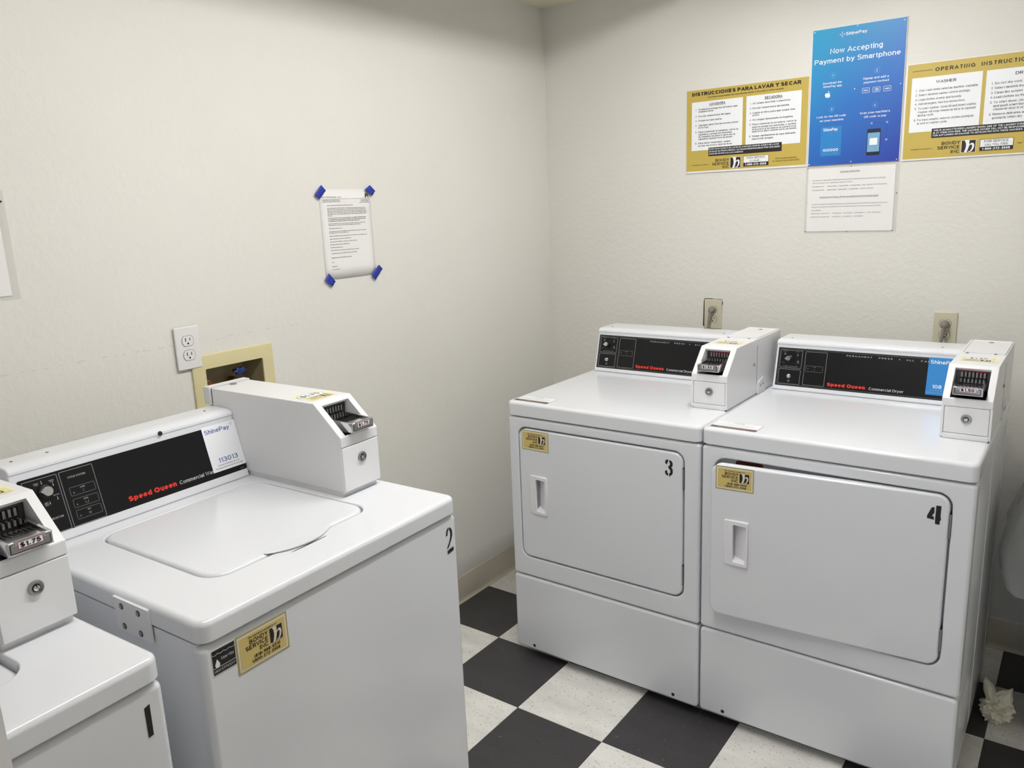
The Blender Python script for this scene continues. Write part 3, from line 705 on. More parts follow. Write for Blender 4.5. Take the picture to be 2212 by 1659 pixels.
# ------------------------------------------------------------------ washers
WW, WZL, WZT = 0.656, 0.8852, 0.925
def washer(loc, rz, label, number, dx, price, sticker, lid_drop, ldx=0.0):
    r = thing('washing_machine', label, 'washing machine', loc, rz, 'coin washers along the left wall')
    m = MB(); m.loft([[(a, b, 0.03) for a, b in rr(0.002, WW - 0.002, 0.018, 0.66, 0.004, 3)], [(a, b, WZL - 0.003) for a, b in rr(0.002, WW - 0.002, 0.018, 0.66, 0.004, 3)]])
    m.build('cabinet', r, ENAMEL, smooth=30)
    fp = MB().slab_xz(0.0, WW, 0.032, WZL - 0.0045, 0.012, 0.026, 0.0, 0.011, back_e=0.002).build('front_panel', r, ENAMEL, smooth=40, wn=True)
    lx0, lx1, ly0, ly1 = 0.108 + ldx, 0.5065 + ldx, 0.112 + ldx * 0.4, 0.500
    MB().slab_xy(-0.001, WW + 0.001, -0.004, 0.665, 0.022, WZL, WZT, 0.011, be=0.003, hole=(lx0, lx1, ly0, ly1, 0.045, 0.004, WZT - 0.020)).build('top_panel', r, ENAMEL, smooth=40, wn=True)
    lid = MB().slab_xy(lx0 + 0.004, lx1 - 0.004, ly0 + 0.004, ly1 - 0.004, 0.041, WZT - 0.019, WZT + 0.0022 - lid_drop, 0.009, n=8).build('lid', r, ENAMEL, smooth=40, wn=True)
    # finger grip: a tongue of the lid over a scooped edge
    m = MB(); z = WZT + 0.0024 - lid_drop
    m.loft([[(a, b, z0_) for a, b in rr(0.235, 0.385, 0.094, 0.135, 0.012, 4)] for z0_ in (z,)] + [[(a, b, z + 0.003 - (0.004 if b < 0.115 else 0)) for a, b in rr(0.240, 0.380, 0.098, 0.131, 0.011, 4)]])
    m2 = MB()
    n_ = 12; top = []; bot = []
    for i in range(n_ + 1):
        t = i / n_; x = 0.228 + 0.165 * t; s_ = math.sin(math.pi * t) ** 0.75
        top.append([(x, 0.124, z + 0.0006), (x, 0.119 - 0.020 * s_, z + 0.0012), (x, 0.119 - 0.034 * s_, z + 0.0022 * s_), (x, 0.119 - 0.0335 * s_, z - 0.0006), (x, 0.124, z - 0.003)])
    m2.loft(top, True, True, True)
    m2.build('lid_grip', lid, ENAMEL, smooth=50)
    gp = MB(); xs_ = [0.262 + 0.088 * i / 10.0 for i in range(11)]
    gp.loft([[(x, 0.0842 - 0.0014 * math.sin(math.pi * i / 10.0) ** 0.6, WZT + 0.0006) for i, x in enumerate(xs_)], [(x, 0.0852, WZT + 0.0006) for x in xs_]], False, False, False)
    gp.build('grip_gap_shade', lid, DARK)  # flat dark crescent, painted shade in the gap under the tongue
    # bracket joining the neighbour, on the left side
    if sticker:
        b = MB(); b.box(-0.0045, -0.0005, 0.1345, 0.241, 0.8535, 0.9155); b.box(-0.0060, -0.0045, 0.1345, 0.241, 0.9125, 0.9155)
        bo = b.build('side_bracket', r, ENAMEL2)
        for y, z_ in ((0.218, 0.9008), (0.1664, 0.9011), (0.2162, 0.8639), (0.1657, 0.8636)):
            s_ = MB(); s_.use(DSTEEL).lathe([(0.0058, 0.0), (0.0058, 0.0006)], (-0.0045, y, z_), (-1, 0, 0), 16, False, True)
            s_.use(STEEL).lathe([(0.0044, 0.0), (0.0044, 0.0014), (0.002, 0.002), (0.0001, 0.002)], (-0.0045, y + 0.0006, z_ - 0.0004), (-1, 0, 0), 14, False, True)
            s_.build('screw', bo, smooth=40)
    # control console
    fy0, fz0, fy1, fz1 = 0.540, WZT, 0.582, 1.075
    xe = 0.5195 + dx
    con = console_body(r, 0.0, xe, fy0, fz0, fy1, fz1, 0.665)
    L, v, n = fascia(fy0, fz0, fy1, fz1)
    p = Pr((0, fy0, fz0), (1, 0, 0), v, n)
    p.rrect(0.012, 0.0205, 0.5186, 0.1425, 0.004, BLACKP, 2)
    p.done('control_panel', con)
    p = Pr((0, fy0, fz0), (1, 0, 0), v, n)
    for a in ((0.0193, 0.0215, 0.087, 0.137), (0.0915, 0.0217, 0.1605, 0.1375)): p.frame(*a, 0.002, 0.0006, LGREY, 4)
    for z0_, z1_, t in ((0.0832, 0.1012, 'IN USE'), (0.0580, 0.0760, 'RINSE'), (0.0337, 0.0527, 'SPIN')):
        p.frame(0.103, z0_, 0.155, z1_, 0.0025, 0.0005, GREYLINE, 4)
        p.text(t, 0.130, z1_ - 0.0058, 0.0026, LGREY, 4, 'c')
        p.disc(0.110, z0_ + 0.006, 0.0018, DIMPRINT, 4)
    p.rect(0.1297, 0.0862, 0.1303, 0.0925, GREYLINE, 4)
    p.pg([(0.1262, 0.0672), (0.1275, 0.0614), (0.1325, 0.0614), (0.1338, 0.0672), (0.1330, 0.0672), (0.1320, 0.0620), (0.1280, 0.0620), (0.1270, 0.0672)], GREYLINE, 4)
    p.ring(0.130, 0.0405, 0.0028, 0.0016, DIMPRINT, 4)
    p.text('CYCLE STATUS', 0.1247, 0.1207, 0.0036, LGREY, 4, 'c', width=0.037)
    p.text('NORMAL', 0.0450, 0.1275, 0.0020, LGREY, 4, 'c'); p.text('WARM', 0.0450, 0.1245, 0.0020, LGREY, 4, 'c')
    p.text('NORMAL', 0.0750, 0.1265, 0.0020, LGREY, 4, 'c'); p.text('COLD', 0.0750, 0.1235, 0.0020, LGREY, 4, 'c')
    p.text('DELICATE', 0.0765, 0.0955, 0.0020, LGREY, 4, 'c')
    p.text('PERM', 0.0540, 0.0850, 0.0020, LGREY, 4, 'c'); p.text('PRESS', 0.0540, 0.0822, 0.0020, LGREY, 4, 'c'); p.text('COLD', 0.0540, 0.0794, 0.0020, LGREY, 4, 'c')
    for x_, z_ in ((0.0555, 0.1262), (0.0760, 0.1165), (0.0770, 0.0870), (0.0605, 0.0820)):
        p.rect(x_ - 0.0004, z_, x_ + 0.0004, z_ + 0.0055, LGREY, 4); p.disc(x_, z_, 0.0011, LGREY, 5, 10)
    p.text('FABRIC SELECTOR', 0.0785, 0.0495, 0.0036, LGREY, 4, 'r')
    p.text('Speed Queen', 0.2142, 0.0345, 0.0112, RED, 4, width=0.1165, off=0.028)
    p.text('Commercial Washer', 0.3373, 0.0345, 0.0085, LGREY, 4, width=0.111)
    p.done('panel_lettering', con)
    q = Vector((0.0585, fy0, fz0)) + Vector(v) * 0.108 + Vector(n) * 0.0008
    knob(con, q, n, (1, 0, 0), 0.0108, 172)
    q = Vector((0.3235, fy1 - 0.0038, fz1 + 0.0052))
    MB().lathe([(0.0056, 0), (0.0054, 0.001), (0.0001, 0.0012)], q, (0, -0.97, 0.24), 18, False, True).build('hole_plug', con, DARK)
    for x_ in (0.03, 0.10, 0.475):
        MB().lathe([(0.0032, 0), (0.0032, 0.0008), (0.0001, 0.001)], (x_, fy1 + 0.045, fz1 + 0.0168), (0, 0, 1), 12, False, True).build('screw', con, DSTEEL)
    if sticker:
        p = Pr((0, fy0, fz0), (1, 0, 0), v, n)
        p.rrect(0.4262, 0.0337, 0.5193, 0.1462, 0.002, WHITEP, 6)
        p.text('ShinePay', 0.4315, 0.1270, 0.0105, BLUEINK, 7, width=0.070)
        spark(p, 0.5065, 0.1385, 0.0045, BLUEINK, 7, 0.08)
        p.text('113013', 0.4475, 0.0535, 0.0112, BLUEINK, 7, width=0.056)
        p.text('Download the ShinePay App to Pay', 0.4730, 0.0463, 0.0026, INK, 7, 'c', width=0.060)
        p.text('Descarga la Aplicacion ShinePay para Pagar', 0.4730, 0.0397, 0.0026, INK, 7, 'c', width=0.078)
        p.text('801000', 0.5000, 0.0245, 0.0022, GREYLINE, 4)
        o = p.done('payment_sticker', con); o['label'] = 'white sticker with blue payment lettering'
    coin_box(r, 0.5198 + dx, 0.6345 + dx, 0.2033, 0.938, 1.0425, 1.0655, 0.2825, 1.1365, 0.655, price, 'w')
    # stencilled number and stickers on the front
    p = Pr((0, 0, 0), (1, 0, 0), (0, 0, 1), (0, -1, 0))
    if number == '1':
        p.pg([(0.6215, 0.8515), (0.6305, 0.8540), (0.6300, 0.8030), (0.6218, 0.8020)], BLACK, 2)
    else:
        out = [(0.6165, 0.8400), (0.6190, 0.8520), (0.6240, 0.8570), (0.6265, 0.8572), (0.6262, 0.8520), (0.6230, 0.8480), (0.6222, 0.8400)]
        p.pg(out, BLACK, 2)
        p.pg([(0.6285, 0.8575), (0.6340, 0.8545), (0.6385, 0.8470), (0.6388, 0.8370), (0.6350, 0.8270), (0.6260, 0.8135), (0.6195, 0.8075), (0.6190, 0.8120), (0.6260, 0.8225), (0.6310, 0.8330), (0.6322, 0.8430), (0.6300, 0.8500), (0.6283, 0.8520)], BLACK, 2)
        p.pg([(0.6190, 0.8035), (0.6260, 0.8060), (0.6405, 0.8075), (0.6408, 0.7985), (0.6250, 0.7965), (0.6195, 0.7955)], BLACK, 2)
    p.done('stencil_number', fp)
    if sticker:
        p = Pr((0, 0, 0), (1, 0, 0), (0, 0, 1), (0, -1, 0))
        gold_sticker(p, 0.0612, 0.8002, 0.1078, 0.0700, 2)
        o = p.done('owner_sticker', fp); o['label'] = 'gold owner sticker with phone numbers'
        p = Pr((0, 0, 0), (1, 0, 0), (0, 0, 1), (0, -1, 0))
        x0, z0, w_, h_ = 0.0157, 0.8254, 0.0440, 0.0433
        p.rect(x0, z0, x0 + w_, z0 + h_, WHITEP, 2)
        p.rect(x0 + 0.0004, z0 + 0.0003, x0 + w_ - 0.0004, z0 + h_ - 0.0004, BLACK, 3)
        wave = [(x0 + w_ * t / 24.0, z0 + h_ * (0.845 - 0.045 * abs(math.sin(t / 24.0 * math.pi * 4)) )) for t in range(25)]
        p.use(WHITEP); p.loft([[p.P(x, z, 4) for x, z in wave], [p.P(x, z - 0.0007, 4) for x, z in wave]], False, False, False)
        dc = (x0 + w_ * 0.20, z0 + h_ * 0.42)
        p.pg([(dc[0], dc[1] + 0.0085)] + [(dc[0] + 0.0047 * math.cos(R(t)), dc[1] - 0.002 + 0.0047 * math.sin(R(t))) for t in range(150, 391, 20)], WHITEP, 4)
        p.text('Water Wise', x0 + w_ * 0.35, z0 + h_ * 0.50, h_ * 0.13, LGREY, 4, width=w_ * 0.58, shear=0.2)
        p.rect(x0 + 0.0004, z0 + h_ * 0.26, x0 + w_ - 0.0004, z0 + h_ * 0.278, WHITEP, 4)
        p.text('HIGH EFFICENT', x0 + w_ * 0.5, z0 + h_ * 0.085, h_ * 0.105, LGREY, 4, 'c', width=w_ * 0.90)
        o = p.done('water_sticker', fp); o['label'] = 'black water saving sticker with a drop'
    feet(r, (0.05, WW - 0.05), (0.06, 0.60), 0.032)
    return r

washer((0.8531, -2.3331, 0), math.pi / 2 + 0.0307, 'white top-loading washer stencilled 2, with gold and black stickers on its front', '2', 0.0, '$1.75', True, 0.0)
washer((0.9052, -3.0679, 0), math.pi / 2 + 0.0457, 'nearest white top-loading washer with a black bar numeral on its front', '1', 0.0142, '$1.75', False, 0.013, 0.026)

# ------------------------------------------------------------------ dryers
DW, DZL, DZT, DS, DB = 0.680, 0.8767, 0.9246, 0.3093, 0.0307
def stencil3(p, x, z, h, l):
    w_ = h * 0.52
    def q(pts): p.pg([(x + w_ * a, z + h * b) for a, b in pts], BLACK, l)
    q([(0.04, 0.78), (0.10, 0.93), (0.28, 1.0), (0.42, 0.99), (0.42, 0.88), (0.32, 0.82), (0.34, 0.74), (0.20, 0.70)])
    q([(0.52, 0.98), (0.78, 0.95), (0.96, 0.84), (0.97, 0.66), (0.80, 0.55), (0.96, 0.44), (1.0, 0.24), (0.86, 0.08), (0.64, 0.02), (0.60, -0.09), (0.54, 0.02), (0.54, 0.14), (0.68, 0.22), (0.68, 0.36), (0.50, 0.46), (0.44, 0.52), (0.46, 0.60), (0.62, 0.66), (0.66, 0.78), (0.56, 0.86)])
    q([(0.02, 0.24), (0.10, 0.08), (0.28, 0.02), (0.44, 0.02), (0.44, 0.14), (0.32, 0.20), (0.32, 0.30), (0.18, 0.34)])
def stencil4(p, x, z, h, l):
    w_ = h * 0.64
    def q(pts): p.pg([(x + w_ * a, z + h * b) for a, b in pts], BLACK, l)
    q([(0.62, 1.0), (0.98, 1.0), (0.96, 0.40), (1.0, 0.38), (1.0, 0.22), (0.94, 0.22), (0.94, 0.0), (0.62, 0.0), (0.60, 0.22)])
    q([(0.30, 0.86), (0.50, 0.90), (0.52, 0.60), (0.36, 0.42), (0.50, 0.38), (0.52, 0.22), (0.02, 0.26), (0.02, 0.40)])

def dryer(loc, rz, label, number, ajar, blue):
    r = thing('clothes_dryer', label, 'clothes dryer', loc, rz, 'coin dryers along the back wall')
    m = MB(); m.loft([[(a, b, 0.036) for a, b in rr(0.002, DW - 0.002, 0.03, 0.70, 0.004, 3)], [(a, b, DZL - 0.004) for a, b in rr(0.002, DW - 0.002, 0.03, 0.70, 0.004, 3)]])
    m.build('cabinet', r, ENAMEL, smooth=30)
    for y in (0.045, 0.335, 0.655):
        m = MB(); m.box(DW - 0.0025, DW - 0.0005, y - 0.003, y + 0.003, 0.05, DZL - 0.02); m.build('side_rib', r, ENAMEL)
    hx0, hx1, hz0, hz1 = 0.0385, 0.6318, 0.3812, 0.8412
    fr = MB().slab_xz(0.0, DW, DS + 0.0018, DZL - 0.0042, 0.010, 0.034, 0.0, 0.009, n=8, back_e=0.002, hole=(hx0, hx1, hz0, hz1, 0.033, 0.005, 0.0302)).build('front_frame', r, ENAMEL, smooth=40, wn=True)
    MB().slab_xz(0.0, DW, DB, DS - 0.0018, 0.012, 0.034, 0.0, 0.009, n=6, back_e=0.002).build('lower_panel', r, ENAMEL, smooth=40, wn=True)
    for x in (0.075, DW - 0.080):
        MB().lathe([(0.0055, 0), (0.0055, 0.001), (0.0001, 0.0014)], (x, 0.0006, DB + 0.0185), (0, -1, 0), 14, False, True).build('screw', r, DSTEEL)
    MB().slab_xy(-0.001, DW + 0.001, -0.003, 0.706, 0.018, DZL, DZT, 0.011, be=0.003).build('top_panel', r, ENAMEL, smooth=40, wn=True)
    # door, pivoting on its right edge
    HX = 0.6275
    door = MB()
    x0, x1, z0, z1 = 0.0430 - HX, 0.0, 0.3862, 0.8364
    hl, hr_, hb, ht = 0.108 - HX, 0.1455 - HX, 0.5565, 0.668
    door.slab_xz(x0, x1, z0, z1, 0.029, 0.020, -0.0012, 0.006, n=8, back_e=0.002, hole=(hl, hr_, hb, ht, 0.003, 0.001, 0.020))
    do = door.build('door', r, ENAMEL, smooth=40, wn=True)
    do.location = (HX, 0, 0); do.rotation_euler = (0, 0, R(ajar))
    # handle: raised plate with a wedge-shaped scoop, deepest at the left
    m = MB()
    a0, a1, c0, c1 = 0.0822 - HX, 0.1515 - HX, 0.5462, 0.6805
    yt = -0.0085
    O = rr(a0, a1, c0, c1, 0.004, 3); I0 = rr(a0 + 0.003, a1 - 0.001, c0 + 0.002, c1 - 0.002, 0.004, 3); H = rr(hl, hr_, hb, ht, 0.0025, 3)
    lo = [[(a, -0.0011, b) for a, b in O], [(a, yt + (0.004 if a < a0 + 0.02 else 0.0), b) for a, b in I0], [(a, yt + (0.003 if a < a0 + 0.03 else 0.0), b) for a, b in H]]
    Hd = [(a, 0.018 if a < (hl + hr_) / 2 else yt + 0.004, b + (0.010 if (b < (hb + ht) / 2) else -0.003)) for a, b in H]
    lo.append([(a if a < (hl + hr_) / 2 else a - 0.001, y, b) for (a, y, b) in Hd])
    m.loft(lo, False, True)
    m.build('handle', do, PLASTIC, smooth=30)
    p = Pr((0, -0.0012, 0), (1, 0, 0), (0, 0, 1), (0, -1, 0))
    gold_sticker(p, 0.0565 - HX, 0.766, 0.105, 0.0675, 2)
    o = p.done('owner_sticker', do); o['label'] = 'gold owner sticker with phone numbers'
    p = Pr((0, -0.0012, 0), (1, 0, 0), (0, 0, 1), (0, -1, 0))
    if number == '3': stencil3(p, 0.5715 - HX, 0.763, 0.050, 2)
    else: stencil4(p, 0.5790 - HX, 0.762, 0.0475, 2)
    p.done('stencil_number', do)
    for z0_, z1_ in ((0.7285, 0.7930), (0.4270, 0.4907)):
        m = MB(); m.use(DSTEEL).box(0.6276, 0.6312, -0.0005, 0.02, z0_, z1_); m.use(STEEL).lathe([(0.0022, 0), (0.0022, z1_ - z0_ - 0.004)], (0.6295, 0.0005, z0_ + 0.002), (0, 0, 1), 10)
        m.build('hinge', r)
    if ajar > 1:
        p = Pr((0.088, 0.0300, 0.792), (1, 0, 0), (0, 0, 1), (0, -1, 0))
        p.pg([(0.004, 0), (0.074, 0), (0.078, 0.004), (0.078, 0.036), (0.072, 0.042), (0.008, 0.042), (0, 0.036), (0, 0.004)], mat('warning_label', rgb(120, 48, 36), rough=0.5), 1)
        p.text('WARNING', 0.039, 0.031, 0.007, BROWN, 2, 'c', width=0.055, off=0.01)
        p.done('warning_label', fr)
    # notice sticker on the lid
    p = Pr((0.0150, 0.0180, DZT), (1, 0, 0), (0, 1, 0), (0, 0, 1))
    p.rect(0, 0, 0.131, 0.067, WHITEP, 1); p.frame(0, 0, 0.131, 0.067, 0.0004, 0.0006, INK, 2); p.rect(0.0, 0.0, 0.131, 0.017, BROWNBAR, 2)
    p.text('NOTICE', 0.0655, 0.055, 0.006, BROWNBAR, 3, 'c', sp=0.1)
    for zz in (0.046, 0.039, 0.032, 0.025): p.greek(0.008, 0.118, zz, 0.0026, LGREY, 3)
    p.greek(0.02, 0.11, 0.007, 0.003, CREAMP, 3)
    p.done('notice_sticker', r)
    # console
    fy0, fz0, fy1, fz1 = 0.5324, 0.925, 0.573, 1.069
    con = console_body(r, 0.018, 0.5655, fy0, fz0, fy1, fz1, 0.70)
    L, v, n = fascia(fy0, fz0, fy1, fz1)
    p = Pr((0, fy0, fz0), (1, 0, 0), v, n)
    p.rrect(0.0255, 0.0150, 0.5645, 0.1402, 0.002, BLACKP, 2)
    p.done('control_panel', con)
    p = Pr((0, fy0, fz0), (1, 0, 0), v, n)
    p.frame(0.0300, 0.0185, 0.60, 0.1362, 0.003, 0.0005, GREYLINE, 4) if False else None
    p.rect(0.0300, 0.1358, 0.5640, 0.1363, GREYLINE, 4); p.rect(0.0300, 0.0187, 0.5640, 0.0192, GREYLINE, 4); p.rect(0.0297, 0.0187, 0.0302, 0.1363, GREYLINE, 4)
    for a in ((0.0335, 0.0745, 0.1040, 0.1325), (0.0335, 0.0215, 0.1035, 0.0700), (0.1138, 0.0228, 0.1810, 0.1318)): p.frame(*a, 0.002, 0.0006, LGREY, 4)
    p.frame(0.1190, 0.0670, 0.1720, 0.0862, 0.002, 0.0005, GREYLINE, 4)
    p.text('IN USE', 0.1460, 0.0815, 0.0022, GREYLINE, 4, 'c'); p.rect(0.1458, 0.0700, 0.1462, 0.0775, GREYLINE, 4); p.disc(0.1260, 0.0765, 0.0016, DIMPRINT, 4)
    for t, x_, z_ in (('PERM PRESS', 0.0480, 0.1275), ('DELICATE', 0.0880, 0.1275), ('NO HEAT', 0.0450, 0.0905), ('NORMAL', 0.0920, 0.0905)):
        p.text(t, x_, z_, 0.0018, GREYLINE, 4, 'c')
    for x_, z_ in ((0.0480, 0.1200), (0.0920, 0.0965)):
        p.pg([(x_ - 0.004, z_ + 0.0025), (x_ + 0.004, z_ + 0.0025), (x_ - 0.004, z_ - 0.0025), (x_ + 0.004, z_ - 0.0025)][:2] + [(x_, z_)], GREYLINE, 4)
        p.pg([(x_, z_), (x_ + 0.004, z_ - 0.0025), (x_ - 0.004, z_ - 0.0025)], GREYLINE, 4)
    p.ring(0.0890, 0.1195, 0.0022, 0.0007, GREYLINE, 4); p.ring(0.0885, 0.1155, 0.0020, 0.0006, GREYLINE, 4)
    p.text('FABRIC SELECTOR', 0.0687, 0.0785, 0.0024, GREYLINE, 4, 'c', width=0.046)
    p.pg([(0.0680, 0.0360), (0.0722, 0.0318), (0.0680, 0.0276), (0.0638, 0.0318)], GREYLINE, 4); p.pg([(0.0680, 0.0348), (0.0710, 0.0318), (0.0680, 0.0288), (0.0650, 0.0318)], BLACKP, 5)
    p.rect(0.0677, 0.0298, 0.0683, 0.0338, GREYLINE, 6)
    p.text('PERMANENT', 0.2395, 0.1255, 0.0043, LGREY, 4, width=0.0760, sp=0.35)
    p.text('PRESS', 0.3340, 0.1255, 0.0043, LGREY, 4, width=0.0400, sp=0.35)
    p.disc(0.3930, 0.1275, 0.0014, LGREY, 4, 10)
    p.text('ALL', 0.4120, 0.1255, 0.0043, LGREY, 4, width=0.0220, sp=0.35)
    p.text('FABRIC', 0.4525, 0.1255, 0.0043, LGREY, 4, width=0.0500, sp=0.35)
    p.text('Speed Queen', 0.1905, 0.0265, 0.0112, RED, 4, width=0.1155, off=0.028)
    p.text('Commercial Dryer', 0.3153, 0.0265, 0.0082, LGREY, 4, width=0.0995)
    p.done('panel_lettering', con)
    base = Vector((0, fy0, fz0)); V = Vector(v); N = Vector(n)
    knob(con, base + Vector((0.0625, 0, 0)) + V * 0.1045 + N * 0.0008, n, (1, 0, 0), 0.0088, 190)
    MB().lathe([(0.0066, 0), (0.0064, 0.002), (0.0050, 0.003), (0.0048, 0.008), (0.0035, 0.009), (0.0001, 0.009)], base + Vector((0.0672, 0, 0)) + V * 0.0475 + N * 0.0008, n, 18, False, True).build('start_button', con, CHROME, smooth=40)
    for x_ in (0.055, 0.50):
        MB().lathe([(0.0034, 0), (0.0034, 0.0008), (0.0001, 0.001)], (x_, fy1 + 0.040, fz1 + 0.0168), (0, 0, 1), 12, False, True).build('screw', con, DSTEEL)
    if blue:
        p = Pr((0, fy0, fz0), (1, 0, 0), v, n)
        p.rrect(0.4731, 0.0292, 0.5640, 0.1410, 0.002, STKBLUE, 6)
        p.text('ShinePay', 0.4785, 0.1225, 0.0108, WHITEP, 7, width=0.070)
        p.text('108', 0.4895, 0.0495, 0.0108, WHITEP, 7, width=0.0270)
        p.greek(0.4830, 0.5560, 0.0425, 0.0024, PSCREEN, 7); p.greek(0.4760, 0.5600, 0.0355, 0.0024, PSCREEN, 7)
        o = p.done('payment_sticker', con); o['label'] = 'blue sticker with white payment lettering'
    coin_box(r, 0.5655, 0.6794, 0.194, 0.9256, 1.0095, 1.0300, 0.2680, 1.1050, 0.668, '$1.50', 'd')
    feet(r, (0.05, DW - 0.05), (0.08, 0.62), 0.038)
    return r

dryer((0.4097, -0.9042, 0), -0.0075, 'white dryer stencilled 3 with its door shut, in the corner beside the left wall', '3', 0.0, False)
dryer((1.0943, -0.9071, 0), -0.0038, 'white dryer stencilled 4 with its door slightly ajar, blue sticker on its panel', '4', 3.8, True)

# ------------------------------------------------------------------ signs on the back wall
def board(name, label, cat, x0, z0, w, h, t, m):
    o = MB().box(0, w, -t, 0, 0, h).build(name, None, m)
    o.location = (x0, -0.0008, z0)
    return tag(o, label, cat)
def sheet(w_off=0.0): return Pr((0, w_off, 0), (1, 0, 0), (0, 0, 1), (0, -1, 0))

S = board('instruction_sign', 'gold and white Spanish laundry instruction sign left of the blue poster', 'sign', 0.640, 1.6460, 0.4500, 0.2985, 0.0030, PAPER)
S['group'] = 'gold laundry instruction signs'
p = sheet(-0.0030); p.rect(0.0, 0.0065, 0.4475, 0.2985, GOLD, 1); p.done('gold_field', S)
ys = 0.0025
p = sheet(-0.0030)
for a in ((0.0200, 0.0790, 0.2160, 0.2535), (0.2292, 0.0790, 0.4248, 0.2545)): p.rect(a[0], a[1] + ys, a[2], a[3] + ys, WHITEP, 2)
p.done('text_panel', S)
p = sheet(-0.0030)
p.rect(0.0878, 0.0560 + ys, 0.3612, 0.0868 + ys, BLACK, 3)
for i, t in enumerate(('ESTE ES UN CUARTO DE LAVAR SIN ATENCION. USAR EL EQUIPO DE LAVAR', 'ES BAJO SU PROPIO RIESGO. NO SOMOS RESPONSABLES POR CUALQUIER', 'DANO DE SU ROPA EN LAS MAQUINAS')):
    p.text(t, 0.0915, 0.0785 - i * 0.0086 + ys, 0.0052, WHITEP, 4, width=(0.2600, 0.2640, 0.1300)[i], off=0.008)
p.done('warning_bar', S)
p = sheet(-0.0030)
p.text('INSTRUCCIONES PARA LAVAR Y SECAR', 0.0212, 0.2750 + ys, 0.0128, BLACK, 3, width=0.4020, off=0.03)
p.text('No somos responsables de ropa danada debido a descuido y sobre cargada', 0.0830, 0.2645 + ys, 0.0048, BROWN, 3, width=0.2790, off=0.008)
p.text('LAVADORA', 0.0897, 0.2375 + ys, 0.0092, BLACK, 3, width=0.0610, off=0.016); p.rect(0.0897, 0.2358 + ys, 0.1507, 0.2366 + ys, BLACK, 3)
p.text('SECADORA', 0.2954, 0.2378 + ys, 0.0090, BLACK, 3, width=0.0630, off=0.016); p.rect(0.2954, 0.2361 + ys, 0.3584, 0.2369 + ys, BLACK, 3)
for num, z, t, xe in (('1.', 0.2236, 'Solamente ponga los articulos que', 0.1975), ('', 0.2158, 'requiera lavar.', 0.108), ('2.', 0.1996, 'Escoja temperatura del agua.', 0.1719), ('3.', 0.1838, 'Ponga su ropa suelta.', 0.1390), ('4.', 0.1672, 'Agregue jabon lea las instrucciones', 0.2015), ('', 0.1588, 'en la caja.', 0.088), ('5.', 0.1426, 'Para comenzar la maquina, cierre la', 0.2013), ('', 0.1338, 'tapadera y ponga las monedas', 0.178), ('', 0.1256, '(la maquina se para si abre ud. la', 0.190), ('', 0.1174, 'tapadera cuando esta lavando).', 0.182), ('6.', 0.1026, 'Para mejor resultados, saque', 0.1727), ('', 0.0932, 'la ropa tan pronto deje de lavar.', 0.181)):
    if num: p.text(num, 0.0350, z + ys, 0.0058, BLACK, 3, off=0.01)
    p.text(t, 0.0468, z + ys, 0.0058, BLACK, 3, width=xe - 0.0468, off=0.008)
for num, z, t, xe in (('1.', 0.2244, 'No seque lana hule o plasticos.', 0.3879), ('2.', 0.2080, 'Escoja temperatura apropiada.', 0.3842), ('3.', 0.1918, 'Limpie el filtro para que seque mas', 0.4050), ('', 0.1842, 'pronto.', 0.279), ('4.', 0.1680, 'No cargue demasiado la maquina.', 0.3988), ('5.', 0.1526, 'Para comenzar la secadora, cierre la', 0.4099), ('', 0.1430, 'puerta ponga las monedas y oprima', 0.4095), ('', 0.1350, 'el boton.(La secadora se parara si la', 0.4090), ('', 0.1276, 'puerta se abre cuando esta secando).', 0.4130), ('6.', 0.1120, 'Seque rapidamente la ropa delicada', 0.4079), ('', 0.1022, 'para evitar arrugas.', 0.3320)):
    if num: p.text(num, 0.2427, z + ys, 0.0058, BLACK, 3, off=0.01)
    p.text(t, 0.2528, z + ys, 0.0058, BLACK, 3, width=xe - 0.2528, off=0.008)
p.text('BONDY', 0.1694, 0.0340 + ys, 0.0100, BLACK, 3, 'r', width=0.0535, off=0.008); p.text('SERVICE', 0.1697, 0.0213 + ys, 0.0100, BLACK, 3, 'r', width=0.0670, off=0.008); p.text('INC', 0.1699, 0.0090 + ys, 0.0100, BLACK, 3, 'r', width=0.0260, off=0.008)
p.text('This laundry room leased to:', 0.0231, 0.0247 + ys, 0.0034, BROWN, 3, width=0.0680)
p.text('POR FAVOR MANTENGA', 0.3780, 0.0288 + ys, 0.0046, BROWN, 3, 'c', width=0.0750); p.text('EL CUARTO DE LAVAR LIMPIO', 0.3782, 0.0203 + ys, 0.0046, BROWN, 3, 'c', width=0.0935)
p.done('lettering', S)
p = sheet(-0.0030); p.rect(0.1728, 0.0074 + ys, 0.2130, 0.0470 + ys, WHITEP, 3); b_logo(p, 0.1738, 0.0086 + ys, 0.0382, 0.0372, 4, BROWN, WHITEP); p.done('logo', S)
def phone_box(par, x0, z0, x1, z1, zm, a, b_, num):
    p = sheet(-0.0030); p.rect(x0, z0, x1, z1, BLACK, 3); p.rect(x0 + 0.0012, zm, x1 - 0.0012, z1 - 0.0012, WHITEP, 4)
    xm = (x0 + x1) / 2; h = z1 - zm
    p.text(a, xm, zm + h * 0.56, h * 0.30, BROWN, 5, 'c', width=(x1 - x0) * 0.74); p.text(b_, xm, zm + h * 0.12, h * 0.28, BROWN, 5, 'c', width=(x1 - x0) * (0.70 if len(b_) > 9 else 0.45))
    p.text(num, xm, z0 + (zm - z0) * 0.2, (zm - z0) * 0.58, WHITEP, 5, 'c', width=(x1 - x0) * 0.84, off=0.025); p.done('phone_panel', par)
phone_box(S, 0.2228, 0.0106 + ys, 0.3158, 0.0472 + ys, 0.0236 + ys, 'PARA SERVICIO', 'LLAME...', '1-800-272-3508')

